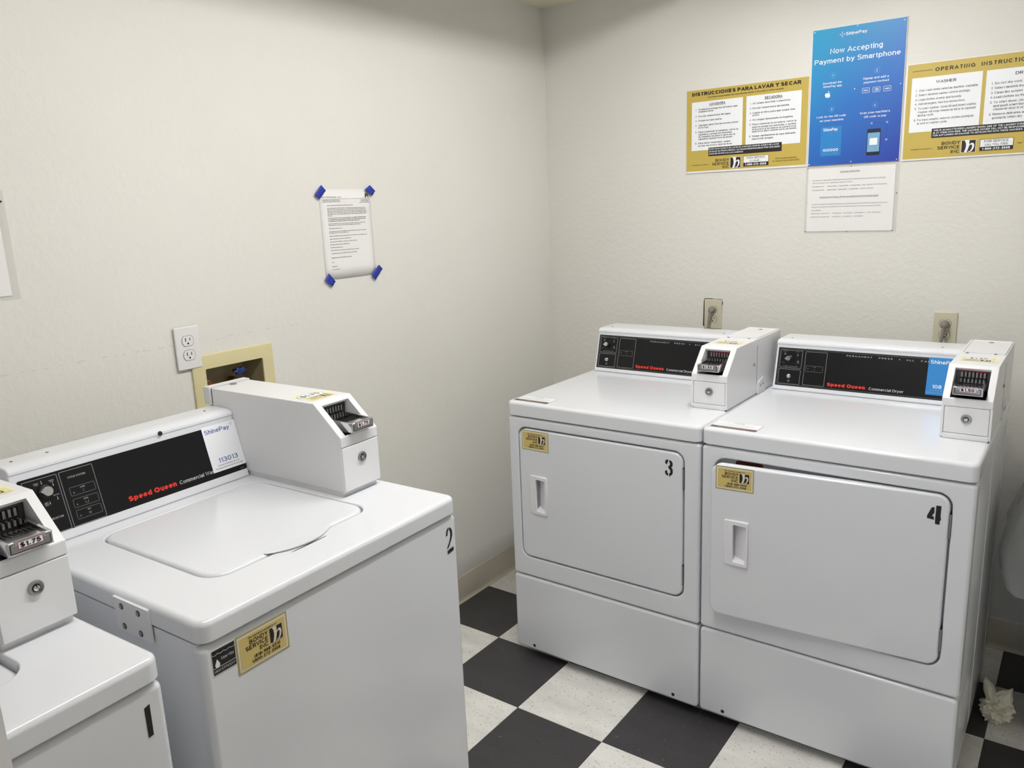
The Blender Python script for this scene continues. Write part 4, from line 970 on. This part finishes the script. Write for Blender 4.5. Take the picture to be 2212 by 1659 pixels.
E_ = board('instruction_sign', 'gold and white English laundry instruction sign right of the blue poster', 'sign', 1.3950, 1.6440, 0.4500, 0.2985, 0.0030, PAPER)
E_['group'] = 'gold laundry instruction signs'
p = sheet(-0.0030); p.rect(0.0025, 0.0048, 0.4490, 0.2955, GOLD, 1); p.done('gold_field', E_)
p = sheet(-0.0030)
for a in ((0.0165, 0.0872, 0.2137, 0.2538), (0.2242, 0.0872, 0.4300, 0.2530)): p.rect(*a, WHITEP, 2)
p.done('text_panel', E_)
p = sheet(-0.0030); p.rect(0.0834, 0.0663, 0.3660, 0.0950, BLACK, 3)
for i, t in enumerate(('THIS IS AN UNATTENDED LAUNDRY ROOM. USE OF THE LAUNDRY EQUIPMENT', 'IS AT YOUR OWN RISK. THE MACHINE OWNER WILL NOT BE RESPONSIBLE', 'FOR ANY LOSSES OR DAMAGE TO ARTICLES PUT INTO THESE MACHINES.')):
    p.text(t, 0.0880, 0.0863 - i * 0.0078, 0.0052, WHITEP, 4, width=(0.2700, 0.2560, 0.2450)[i], off=0.008)
p.done('warning_bar', E_)
p = sheet(-0.0030)
p.rect(0.0160, 0.2738, 0.0737, 0.2750, BLACK, 3)
p.text('OPERATING', 0.0815, 0.2685, 0.0112, BLACK, 3, width=0.1115, off=0.012, sp=0.12); p.text('INSTRUCTIONS', 0.2080, 0.2685, 0.0112, BLACK, 3, width=0.1430, off=0.012, sp=0.12)
p.rect(0.3600, 0.2738, 0.4350, 0.2750, BLACK, 3)
p.text('WASHER', 0.0861, 0.2325, 0.0086, BLACK, 3, width=0.0575, off=0.006); p.text('DRYER', 0.2998, 0.2325, 0.0086, BLACK, 3, width=0.0500, off=0.006)
for num, z, t, xe in (('1.', 0.2115, 'Only wash items rated as machine washable.', 0.2050), ('2.', 0.1980, 'Select desired washer control settings.', 0.1840), ('3.', 0.1838, 'Load clothes evenly and loosely.', 0.1615), ('4.', 0.1708, 'Add detergent. See box instructions.', 0.1720), ('5.', 0.1568, 'To start washer, close lid and insert coin(s).', 0.2034), ('', 0.1455, 'Washer will stop whenever lid is re-opened', 0.2020), ('', 0.1357, 'during cycle.', 0.0868), ('6.', 0.1217, 'For best results, remove clothes promptly', 0.1985), ('', 0.1112, 'at end of washer cycle.', 0.1262)):
    if num: p.text(num, 0.0290, z, 0.0066, BLACK, 3)
    p.text(t, 0.0388, z, 0.0066, BLACK, 3, width=xe - 0.0388)
for num, z, t, xe in (('1.', 0.2100, 'Do not dry wool, rubber', 0.352), ('2.', 0.1965, 'Select desired dryer', 0.333), ('3.', 0.1825, 'Clean lint screen for', 0.338), ('4.', 0.1695, 'Load clothes so they', 0.335), ('5.', 0.1550, 'To start dryer, close', 0.338), ('', 0.1440, 'and push start button', 0.344), ('', 0.1342, 'whenever door is re-opened', 0.362), ('6.', 0.1200, 'Remove delicates and', 0.340), ('', 0.1088, 'promptly when dry', 0.327)):
    if num: p.text(num, 0.2393, z, 0.0066, BLACK, 3)
    p.text(t, 0.2485, z, 0.0066, BLACK, 3, width=xe - 0.2485)
p.text('BONDY', 0.1676, 0.0425, 0.0096, BLACK, 3, 'r', width=0.0530, off=0.008); p.text('SERVICE', 0.1678, 0.0292, 0.0096, BLACK, 3, 'r', width=0.0645, off=0.008); p.text('INC', 0.1680, 0.0155, 0.0096, BLACK, 3, 'r', width=0.0260, off=0.008)
p.text('This laundry room leased to:', 0.0237, 0.0325, 0.0032, BROWN, 3, width=0.0650)
p.text('Please', 0.3215, 0.0318, 0.0032, BROWN, 3)
p.done('lettering', E_)
p = sheet(-0.0030); p.rect(0.1700, 0.0145, 0.2112, 0.0525, WHITEP, 3); b_logo(p, 0.1712, 0.0155, 0.0385, 0.0360, 4, BROWN, WHITEP); p.done('logo', E_)
phone_box(E_, 0.2212, 0.0165, 0.3105, 0.0510, 0.0282, 'FOR SERVICE', 'CALL TOLL-FREE', '1-800-272-3508')

# blue poster
P_ = board('payment_poster', 'tall blue poster about paying by smartphone between the two gold signs', 'poster', 1.0930, 1.6455, 0.2955, 0.4440, 0.0035, PAPER)
fld = MB().box(0.0025, 0.2935, -0.0041, -0.0034, 0.0005, 0.4420).build('blue_field', P_, POSTER)
p = sheet(-0.0041)
spark(p, 0.0975, 0.4180, 0.0085, WHITEP, 1, 0.10)
p.done('brand_mark', P_)
for n_, x, z in (('1', 0.0737, 0.2924), ('2', 0.2116, 0.2916), ('3', 0.0741, 0.1836), ('4', 0.2113, 0.1833)):
    q = sheet(-0.0041); q.ring(x, z, 0.0092, 0.0007, PSCREEN, 1, 26); q.text(n_, x, z - 0.0038, 0.0074, WHITEP, 1, 'c'); q.done('step_number', P_)
for nm, t, x0, x1, z, h, of in (('brand_name', 'ShinePay', 0.1085, 0.1765, 0.4135, 0.0098, 0.006), ('heading_line', 'Now Accepting', 0.0610, 0.2270, 0.3615, 0.0168, 0.0), ('heading_line', 'Payment by Smartphone', 0.0110, 0.2820, 0.3320, 0.0155, 0.0)) + tuple(('caption_line', a_, b_, c_, d_, 0.0066, 0.0) for a_, b_, c_, d_ in (('Download the', 0.0415, 0.1038, 0.2658), ('ShinePay app', 0.0425, 0.1043, 0.2550), ('Signup and add a', 0.1698, 0.2492, 0.2668), ('payment method', 0.1725, 0.2499, 0.2545), ('Look for the QR code', 0.0252, 0.1217, 0.1578), ('on your machine', 0.0363, 0.1147, 0.1450), ("Scan your machine's", 0.1652, 0.2589, 0.1582), ('QR code to pay', 0.1787, 0.2486, 0.1452))):
    p = sheet(-0.0041); p.text(t, x0, z, h, WHITEP, 1, width=x1 - x0, off=of); p.done(nm, P_)
p = sheet(-0.0041)
# fruit-shaped app mark
ax, az = 0.0588, 0.2312
p.pg([(ax - 0.0002, az + 0.0052), (ax + 0.0040, az + 0.0062), (ax + 0.0078, az + 0.0042), (ax + 0.0058, az + 0.0008), (ax + 0.0088, az - 0.0030), (ax + 0.0060, az - 0.0078), (ax + 0.0030, az - 0.0092), (ax, az - 0.0082), (ax - 0.0032, az - 0.0092), (ax - 0.0066, az - 0.0068), (ax - 0.0092, az - 0.0012), (ax - 0.0084, az + 0.0038), (ax - 0.0046, az + 0.0062)], WHITEP, 1)
p.pg([(ax - 0.0002, az + 0.0075), (ax + 0.0012, az + 0.0112), (ax + 0.0044, az + 0.0128), (ax + 0.0032, az + 0.0094)], WHITEP, 1)
for x0, z0, t in ((0.1685, 0.2246, 'VISA'), (0.2012, 0.2240, ''), (0.2340, 0.2236, 'AMEX')):
    p.frame(x0, z0, x0 + 0.0232, z0 + 0.0158, 0.0018, 0.0009, WHITEP, 1)
    if t: p.text(t, x0 + 0.0116, z0 + 0.0055, 0.0048, WHITEP, 1, 'c', width=0.0155, off=0.02)
    else: p.ring(x0 + 0.0092, z0 + 0.0079, 0.0044, 0.0009, WHITEP, 1); p.disc(x0 + 0.0140, z0 + 0.0079, 0.0040, PSCREEN, 1); p.ring(x0 + 0.0140, z0 + 0.0079, 0.0044, 0.0009, WHITEP, 2)
p.done('payment_icon', P_)
p = sheet(-0.0041)
p.rrect(0.0410, 0.0305, 0.1095, 0.1275, 0.005, PBLUE, 1)
p.text('ShinePay', 0.0492, 0.1128, 0.0098, WHITEP, 2, width=0.0480, off=0.006)
p.text('100000', 0.0495, 0.0455, 0.0092, WHITEP, 2, width=0.0525, off=0.004)
p.rect(0.0498, 0.0405, 0.1015, 0.0410, PSCREEN, 2); p.rect(0.0498, 0.0360, 0.1015, 0.0365, PSCREEN, 2)
p.done('sticker_picture', P_)
p = sheet(-0.0041)
p.rrect(0.1915, 0.0236, 0.2336, 0.1085, 0.004, PDARK, 1); p.rect(0.1938, 0.0350, 0.2314, 0.0960, PSCREEN, 2); p.rrect(0.1992, 0.0555, 0.2262, 0.0802, 0.001, PBLUE, 3); p.rrect(0.2003, 0.0566, 0.2251, 0.0791, 0.001, WHITEP, 4)
for x, z in ((0.2038, 0.1264), (0.2512, 0.1261), (0.2519, 0.0713)): p.rrect(x - 0.0032, z - 0.0032, x + 0.0032, z + 0.0032, 0.001, PSCREEN, 1)
for a in ((0.2070, 0.1262, 0.2480, 0.1266), (0.2513, 0.0745, 0.2517, 0.1229), (0.2036, 0.1095, 0.2040, 0.1230), (0.2345, 0.0711, 0.2487, 0.0715)): p.rect(*a, PDARK, 1)
p.done('phone_picture', P_)
for x, z in ((0.008, 0.436), (0.286, 0.434), (0.287, 0.006), (0.006, 0.006), (0.1445, 0.2415), (0.2850, 0.2420), (0.1440, 0.0075), (0.1440, 0.4390)):
    MB().lathe([(0.0019, 0), (0.0017, 0.0008), (0.0001, 0.0011)], (x, -0.0041, z), (0, -1, 0), 10, False, True).build('tack', P_, WHITEP, smooth=50)

# price notice in a clear sleeve below the poster
N_ = MB().box(0, 0.3015, -0.0010, 0, 0, 0.2280).build('price_notice', None, SLEEVE); N_.location = (1.0890, -0.0010, 1.4155)
tag(N_, 'white typed coin notice in a clear plastic sleeve pinned below the blue poster', 'notice')
MB().box(0.0080, 0.2900, -0.0016, -0.0011, 0.0055, 0.2210).build('paper', N_, PAPER)
p = Pr((0, -0.0017, 0), (1, 0, 0), (0, 0, 1), (0, -1, 0))
p.text('COIN SLIDE INTRUCTIONS', 0.1465, 0.2040, 0.0042, INK, 1, 'c', width=0.0640, off=0.006); p.rect(0.1145, 0.2022, 0.1785, 0.2026, INK, 1)
for t, x0, x1, z in (('PLEASE PUT 2 QUARTERS TOGETHER IN EACH EMPTY SPACE FOR EACH $0.50 CENTS AND USE', 0.0230, 0.2610, 0.1780), ('THE LAST SPACE WITH 1 QUARTER FOR $0.25 CENTS', 0.0230, 0.1560, 0.1690), ('FOR PRICE $1.75', 0.0230, 0.0640, 0.1570), ('2QUARTERS   2 QUARTERS   2 QUARTERS   AND 1 SPACE WITH 1 QUARTER', 0.0740, 0.2660, 0.1570), ('FOR PRICE $1.50', 0.0230, 0.0640, 0.1450), ('2QUARTERS   2 QUARTERS   2 QUARTERS   3 EMPTY SPACES', 0.0740, 0.2240, 0.1450), ('FAVOR DE PONER 2 MONEDAS DE $0.25 EN CADA ESPACIO VACIO POR CADA $0.50 CENTAVOS Y', 0.0230, 0.2720, 0.0965), ('PARA UN VALOR DE $ 0.25 USAR EL ULTIMO ESPACIO CON UNA SOLA MONEDA DE $.025', 0.0230, 0.2510, 0.0875), ('POR EJEMPLO:', 0.0230, 0.0580, 0.0760), ('PRECIO DE LAVAR $1.75', 0.0230, 0.0850, 0.0650), ('2 MONEDAS   2 MONEDAS   2 MONEDAS   Y   UNA   DE $.0.25', 0.0930, 0.2510, 0.0650), ('PRECIO DE SECAR $1.50', 0.0230, 0.0850, 0.0535), ('2 MONEDAS   2 MONEDAS   2 MONEDAS', 0.0930, 0.1960, 0.0535)):
    p.text(t, x0, z, 0.0036, PALEINK, 1, width=x1 - x0)
p.text('INSTRUCCIONES PARA EL USO DE LAS MONEDAS EN ESTOS NUEVOS SLIDES', 0.1460, 0.1200, 0.0042, INK, 1, 'c', width=0.1920, off=0.006); p.rect(0.0500, 0.1182, 0.2420, 0.1186, INK, 1)
p.done('typed_text', N_)
for x, z in ((0.005, 0.006), (0.145, 0.004), (0.290, 0.006), (0.297, 0.128), (0.150, 0.222), (0.006, 0.222)):
    MB().lathe([(0.0018, 0), (0.0016, 0.0008), (0.0001, 0.0011)], (x, -0.0016, z), (0, -1, 0), 10, False, True).build('tack', N_, DSTEEL, smooth=50)

# ------------------------------------------------------------------ papers on the left wall
K = MB(); 
yl, zb, pw, ph = -1.2742, 1.3490, 0.2158, 0.2765
grid = [[(0.0012 + 0.0014 * (1 - j / 8.0) ** 3 * (0.4 + 0.6 * math.sin(math.pi * i / 10.0)), pw * i / 10.0, ph * j / 8.0) for i in range(11)] for j in range(9)]
K.loft(grid, False, False, False)
K_ = K.build('letter_notice', None, PAPER, smooth=60); K_.location = (0, yl, zb)
so = K_.modifiers.new('thickness', 'SOLIDIFY'); so.thickness = 0.0004
tag(K_, 'white typed letter stuck to the left wall with blue tape at its corners', 'letter')
class Pw(Pr):
    def P(s, x, y, l):
        b = super().P(x, y, l); t = max(0.0, min(1.0, y / ph))
        return b + Vector((0.0012 + 0.0014 * (1 - t) ** 3 * (0.4 + 0.6 * math.sin(math.pi * max(0, min(1, x / pw)))) + 0.0004, 0, 0))
p = Pw((0, 0, 0), (0, 1, 0), (0, 0, 1), (1, 0, 0), 0.0002)
U = lambda a: pw * a
Vv = lambda b: ph * (1 - b)
p.text('KLS FINANCIAL, LLC', U(.045), Vv(.094), 0.0042, INK, 1, width=U(.37)); p.rect(U(.045), Vv(.109), U(.97), Vv(.1065), PALEINK, 1)
for b in (.124, .141): p.greek(U(.05), U(.40), Vv(b), 0.0026, INK, 1)
for b, a in ((.124, .80), (.139, .80), (.154, .77)): p.greek(U(a), U(.965), Vv(b), 0.0024, INK, 1)
p.pg([(U(.885), Vv(.100)), (U(.885), Vv(.055)), (U(.905), Vv(.035)), (U(.915), Vv(.055)), (U(.935), Vv(.045)), (U(.955), Vv(.075)), (U(.955), Vv(.100)), (U(.94), Vv(.100)), (U(.94), Vv(.082)), (U(.915), Vv(.082)), (U(.905), Vv(.100))], INK, 1)
for b, a0, a1, m in ((.182, .13, .63, PALEINK), (.213, .13, .89, PALEINK), (.229, .13, .88, PALEINK), (.246, .13, .89, PALEINK), (.262, .13, .90, PALEINK), (.279, .13, .90, PALEINK), (.296, .13, .22, PALEINK), (.322, .13, .88, INK), (.340, .13, .87, INK), (.357, .13, .74, INK), (.384, .13, .86, PALEINK), (.401, .13, .77, PALEINK), (.437, .13, .40, PALEINK), (.470, .13, .86, PALEINK), (.487, .13, .50, PALEINK), (.522, .13, .87, PALEINK), (.553, .13, .54, PALEINK), (.585, .13, .66, PALEINK), (.617, .13, .50, PALEINK), (.650, .13, .38, PALEINK), (.682, .13, .70, PALEINK), (.716, .13, .63, PALEINK), (.765, .13, .52, PALEINK), (.815, .13, .17, INK), (.862, .13, .24, INK), (.895, .13, .28, PALEINK)):
    p.greek(U(a0), U(a1), Vv(b), 0.0027, m, 1)
for b in (.522, .585, .617, .650, .682, .716): p.disc(U(.085), Vv(b) + 0.001, 0.0006, INK, 1, 8)
p.done('typed_text', K_)
for q in ([(-1.2667, 1.6385), (-1.2498, 1.6211), (-1.2781, 1.5953), (-1.2958, 1.6091)], [(-1.0617, 1.6371), (-1.0398, 1.6181), (-1.0557, 1.6020), (-1.0867, 1.6234)], [(-1.0486, 1.3786), (-1.0326, 1.3635), (-1.0701, 1.3285), (-1.0840, 1.3479)], [(-1.2670, 1.3695), (-1.2428, 1.3415), (-1.2588, 1.3255), (-1.2855, 1.3501)]):
    a, b, c_, d = [Vector((0, y - yl, z - zb)) for y, z in q]
    g = []
    for j in range(7):
        t = j / 6.0; row = []
        for i in range(4):
            s_ = i / 3.0
            pt = (a.lerp(b, s_)).lerp(d.lerp(c_, s_), t)
            pt.x = 0.0046 + 0.0020 * math.sin(math.pi * t) + (0.004 * (t - 0.8) * 5 if t > 0.8 else 0) + (0.003 if t < 0.05 else 0)
            row.append(pt)
        g.append(row)
    o = MB().loft(g, False, False, False).build('tape_strip', K_, TAPE, smooth=60)
    so = o.modifiers.new('thickness', 'SOLIDIFY'); so.thickness = 0.0004

D_ = MB().box(0, 0.0012, 0, 0.31, 0, 0.236).build('document_sleeve', None, SLEEVE); D_.location = (0.0006, -2.470, 1.3945)
tag(D_, 'clear plastic sleeve with a white page on the left wall above the washers', 'document')
MB().box(0.0013, 0.0020, 0.012, 0.2925, 0.0080, 0.222).build('paper', D_, PAPER)
MB().lathe([(0.0022, 0), (0.002, 0.003), (0.0001, 0.0036)], (0.0012, 0.302, 0.212), (1, 0, 0), 12, False, True).build('tack', D_, DARK, smooth=50)

# ------------------------------------------------------------------ outlets
def outlet(o, face, label, m, dark_gap=False):
    """face(x, y, z): local a right, b up, out"""
    r = thing('wall_outlet', label, 'outlet', o[0], o[1], 'duplex wall outlets')
    w_, h_ = 0.0705, 0.1150
    pl = MB(); pl.slab_xz(-w_ / 2, w_ / 2, -h_ / 2, h_ / 2, 0.003, -0.0002, -0.0055, 0.003, back_e=0.0)
    cp = pl.build('cover_plate', r, m, smooth=40, wn=True)
    MB().lathe([(0.0028, 0), (0.0026, 0.0006), (0.0001, 0.001)], (0, -0.0055, 0), (0, -1, 0), 12, False, True).build('screw', cp, m, smooth=50)
    for s_ in (1, -1):
        zc = 0.0193 * s_
        pts = []
        for k in range(28):
            t = 2 * math.pi * k / 28
            pts.append((0.0168 * math.cos(t), max(-0.0135, min(0.0135, 0.0170 * math.sin(t)))))
        q = MB(); q.use(DARK).loft([[(a * 1.06, -0.0057, zc + b * 1.06) for a, b in pts], [(a * 1.0, -0.0057, zc + b * 1.0) for a, b in pts]], False, False)
        q.use(m).loft([[(a, -0.0050, zc + b) for a, b in pts], [(a, -0.0062, zc + b) for a, b in pts], [(a * 0.94, -0.0068, zc + b * 0.94) for a, b in pts]])
        q.use(DARK).box(-0.0075, -0.0052, -0.0071, -0.006, zc - 0.001, zc + 0.0085); q.box(0.0052, 0.0072, -0.0071, -0.006, zc + 0.0002, zc + 0.0080)
        q.lathe([(0.0026, 0), (0.0026, 0.0003)], (0, -0.0068, zc - 0.0065), (0, -1, 0), 12, False, True)
        q.build('receptacle', r)
    if dark_gap:
        g = MB(); g.pg_ = None
        outl = [(-0.0415, -0.048), (-0.0395, 0.050), (-0.0365, 0.0600), (-0.010, 0.0605), (0.005, 0.0590), (0.034, 0.0595), (0.037, 0.050), (0.0385, 0.040), (0.036, 0.036), (0.034, -0.056), (-0.034, -0.0592), (-0.037, -0.050)]
        g.loft([[(a, -0.0008, b) for a, b in outl], [(a, -0.0002, b) for a, b in outl]]); g.build('cutout_edge', r, DARK)
    return r
outlet(((0.0045, -1.7755, 1.2170), math.pi / 2), None, 'white duplex outlet on the left wall beside the yellowed supply box', OUTW)
outlet(((0.7545, 0, 1.1095), 0), None, 'beige duplex outlet with ragged cut-out above the dryer stencilled 3', BEIGE, True)
outlet(((1.5600, 0, 1.0955), 0), None, 'beige duplex outlet above the dryer stencilled 4', BEIGE)

def cord(x, z, xb, zb_, label):
    r = thing('power_cord', label, 'power cord', (x, -0.006, z), 0, 'grey dryer power cords')
    m = MB()
    pts = [(0.0135 * math.cos(2 * math.pi * k / 16), 0.0118 * math.sin(2 * math.pi * k / 16)) for k in range(16)]
    rings = []
    for d, s_, dz in ((0.0, 1.0, 0), (-0.006, 1.0, 0), (-0.016, 0.88, -0.001), (-0.024, 0.70, -0.004), (-0.027, 0.4, -0.006)):
        rings.append([(a * s_, d - 0.0012, b * s_ + dz) for a, b in pts])
    m.loft(rings); m.build('plug', r, GREYC, smooth=50)
    c_ = MB(); path = []
    for i in range(17):
        t = i / 16.0
        path.append(((xb - x) * t ** 1.2 - 0.003 * math.sin(math.pi * t), -0.021 - 0.016 * math.sin(math.pi * min(1, t * 1.2)) - 0.02 * t, -0.006 + (zb_ - z) * t))
    c_.tube(path, [0.0055] * 3 + [0.0045] * 14, 10); c_.build('cable', r, GREYC, smooth=60)
cord(0.7545, 1.1288, 0.735, 0.80, 'grey cord and plug in the beige outlet with a ragged dark cut-out')
cord(1.5600, 1.1148, 1.535, 0.80, 'grey cord and plug in the outlet above the dryer with the blue sticker')

# ------------------------------------------------------------------ supply box in the left wall
B_ = thing('supply_box', 'yellowed plastic washer supply box set in the left wall behind the washer stencilled 2', 'supply box', (0, -1.638, 0.985))
fl = MB()
fy0, fy1, fz1 = -1.770 + 1.638, -1.5065 + 1.638, 1.1895 - 0.985
iy0, iy1, iz0, iz1 = hy0 + 1.638, hy1 + 1.638, hz0 - 0.985, hz1 - 0.985
def ring4(x, a0, a1, b0, b1, r_): return [(x, a, b) for a, b in rr(a0, a1, b0, b1, r_, 4)]
fl.loft([ring4(0.0003, fy0, fy1, -0.03, fz1, 0.003), ring4(0.005, fy0, fy1, -0.03, fz1, 0.003), ring4(0.0075, fy0 + 0.003, fy1 - 0.003, -0.027, fz1 - 0.003, 0.003), ring4(0.0075, iy0, iy1, iz0, iz1, 0.004), ring4(0.003, iy0 + 0.001, iy1 - 0.001, iz0 + 0.001, iz1 - 0.001, 0.004)], False, False)
fl.build('flange', B_, YBOX, smooth=40, wn=True)
bx = MB(); bx.loft([ring4(0.004, iy0 + 0.001, iy1 - 0.001, iz0 + 0.001, iz1 - 0.001, 0.004), ring4(-0.085, iy0 + 0.006, iy1 - 0.006, iz0 + 0.006, iz1 - 0.006, 0.004)], False, True)
bx.build('recess', B_, YBOXIN)
v_ = MB(); vy = 0.027
v_.lathe([(0.009, 0), (0.009, 0.06)], (-0.05, vy, 0.04), (0, 0, 1), 14); v_.lathe([(0.012, 0), (0.012, 0.03)], (-0.066, vy, 0.105), (1, 0, 0), 14); v_.lathe([(0.005, 0), (0.005, 0.03)], (-0.045, vy, 0.135), (1, 0, 0), 10)
vo = v_.build('cold_valve', B_, BRASS, smooth=40)
hd = MB(); nb = 28
lob = [(0.019 + 0.0035 * math.cos(6 * 2 * math.pi * k / nb), 2 * math.pi * k / nb) for k in range(nb)]
hd.loft([[(-0.022 + dx_, vy + r_ * f_ * math.cos(t), 0.137 + r_ * f_ * 0.55 * math.sin(t)) for r_, t in lob] for dx_, f_ in ((0, 0.8), (0.004, 1.0), (0.011, 1.0), (0.014, 0.7))])
hd.build('valve_handle', vo, VALVE, smooth=50)
v_ = MB(); v_.lathe([(0.010, 0), (0.012, 0.01), (0.012, 0.03), (0.007, 0.034), (0.007, 0.04)], (-0.05, -0.075, 0.118), (1, 0, 0), 14); v_.lathe([(0.009, 0), (0.009, 0.07)], (-0.05, -0.075, 0.04), (0, 0, 1), 14)
v_.build('hot_valve', B_, BRASS, smooth=40)

# ------------------------------------------------------------------ bin with liner, tissue
bin_ = MB()
bx0, bx1, by0, by1, bz = 1.862, 2.24, -0.52, -0.07, 0.70
bin_.loft([[(a, b, 0.002) for a, b in rr(bx0 + 0.045, bx1 - 0.045, by0 + 0.045, by1 - 0.045, 0.05, 6)], [(a, b, bz - 0.03) for a, b in rr(bx0 + 0.005, bx1 - 0.005, by0 + 0.005, by1 - 0.005, 0.05, 6)], [(a, b, bz - 0.03) for a, b in rr(bx0 - 0.004, bx1 + 0.004, by0 - 0.004, by1 + 0.004, 0.055, 6)], [(a, b, bz) for a, b in rr(bx0 - 0.004, bx1 + 0.004, by0 - 0.004, by1 + 0.004, 0.055, 6)], [(a, b, bz) for a, b in rr(bx0 + 0.008, bx1 - 0.008, by0 + 0.008, by1 - 0.008, 0.05, 6)], [(a, b, 0.02) for a, b in rr(bx0 + 0.05, bx1 - 0.05, by0 + 0.05, by1 - 0.05, 0.05, 6)]])
tag(bin_.build('waste_bin', None, BINM, smooth=40), 'dark plastic waste bin beside the dryer stencilled 4, under a clear liner', 'bin')
ln = MB()
N2 = 72
def ringpt(k, off, z, wob):
    t = 2 * math.pi * k / N2
    cx, cy = (bx0 + bx1) / 2, (by0 + by1) / 2
    ex, ey = (bx1 - bx0) / 2 + off, (by1 - by0) / 2 + off
    c_, s_ = math.cos(t), math.sin(t)
    f = 1.0 / (abs(c_) ** 5 + abs(s_) ** 5) ** 0.2
    wv = wob * (math.sin(7 * t + 1.3) + 0.6 * math.sin(13 * t + z * 9) + 0.5 * math.sin(23 * t + 2))
    return (cx + (ex + wv) * c_ * f, cy + (ey + wv) * s_ * f, z)
lev = [(-0.012, 0.60, 0.001), (-0.010, 0.705, 0.001), (0.003, 0.709, 0.001), (0.012, 0.700, 0.002), (0.028, 0.655, 0.006), (0.040, 0.60, 0.009), (0.046, 0.54, 0.012), (0.038, 0.48, 0.014), (0.022, 0.435, 0.014)]
rings = []
for li, (o_, z, wb) in enumerate(lev):
    rg = []
    for k in range(N2):
        t = 2 * math.pi * k / N2
        x, y, zz = ringpt(k, o_, z, wb)
        if li >= 6: zz += (li - 5) * (0.012 * math.sin(3 * t + 0.6) - 0.006 * math.cos(t) + 0.007 * math.sin(9 * t + 0.4))
        rg.append((x, y, zz))
    rings.append(rg)
ln.loft(rings, False, False)
lo_ = ln.build('bin_liner', None, LINER, smooth=70, recalc=False)
tag(lo_, 'clear plastic liner folded over the rim of the dark waste bin', 'bin liner')

ti = bmesh.new()
bmesh.ops.create_icosphere(ti, subdivisions=4, radius=0.045)
from mathutils import noise
for v in ti.verts:
    d = v.co.normalized()
    n1 = noise.noise(d * 2.2 + Vector((3.1, 0.4, 1.7))); n2 = noise.noise(d * 5.5 + Vector((0.3, 8.4, 2.7))); n3 = abs(noise.noise(d * 9.0))
    r_ = 0.045 * (1 + 0.35 * n1 + 0.28 * n2 - 0.25 * n3)
    for pk, hgt, wdt in ((Vector((-0.55, 0.25, 0.85)), 0.062, 9.0), (Vector((0.25, 0.35, 0.95)), 0.055, 10.0), (Vector((0.95, 0.1, 0.45)), 0.022, 8.0)):
        a_ = max(0.0, d.dot(pk.normalized()))
        r_ += hgt * (a_ ** (wdt * 2.6))
    v.co = d * r_
    v.co.z *= 0.92
zm = min(v.co.z for v in ti.verts)
for v in ti.verts: v.co.z = max(0.0, v.co.z - zm - 0.008)
me = bpy.data.meshes.new('crumpled_tissue'); ti.to_mesh(me); ti.free(); me.materials.append(TISSUE)
to = bpy.data.objects.new('crumpled_tissue', me); C.objects.link(to); to.location = (1.832, -0.445, 0.0005); to.scale = (0.92, 0.92, 0.92); to.rotation_euler = (0, 0, -0.5)
tag(to, 'crumpled white tissue on the floor beside the dryer stencilled 4', 'tissue')
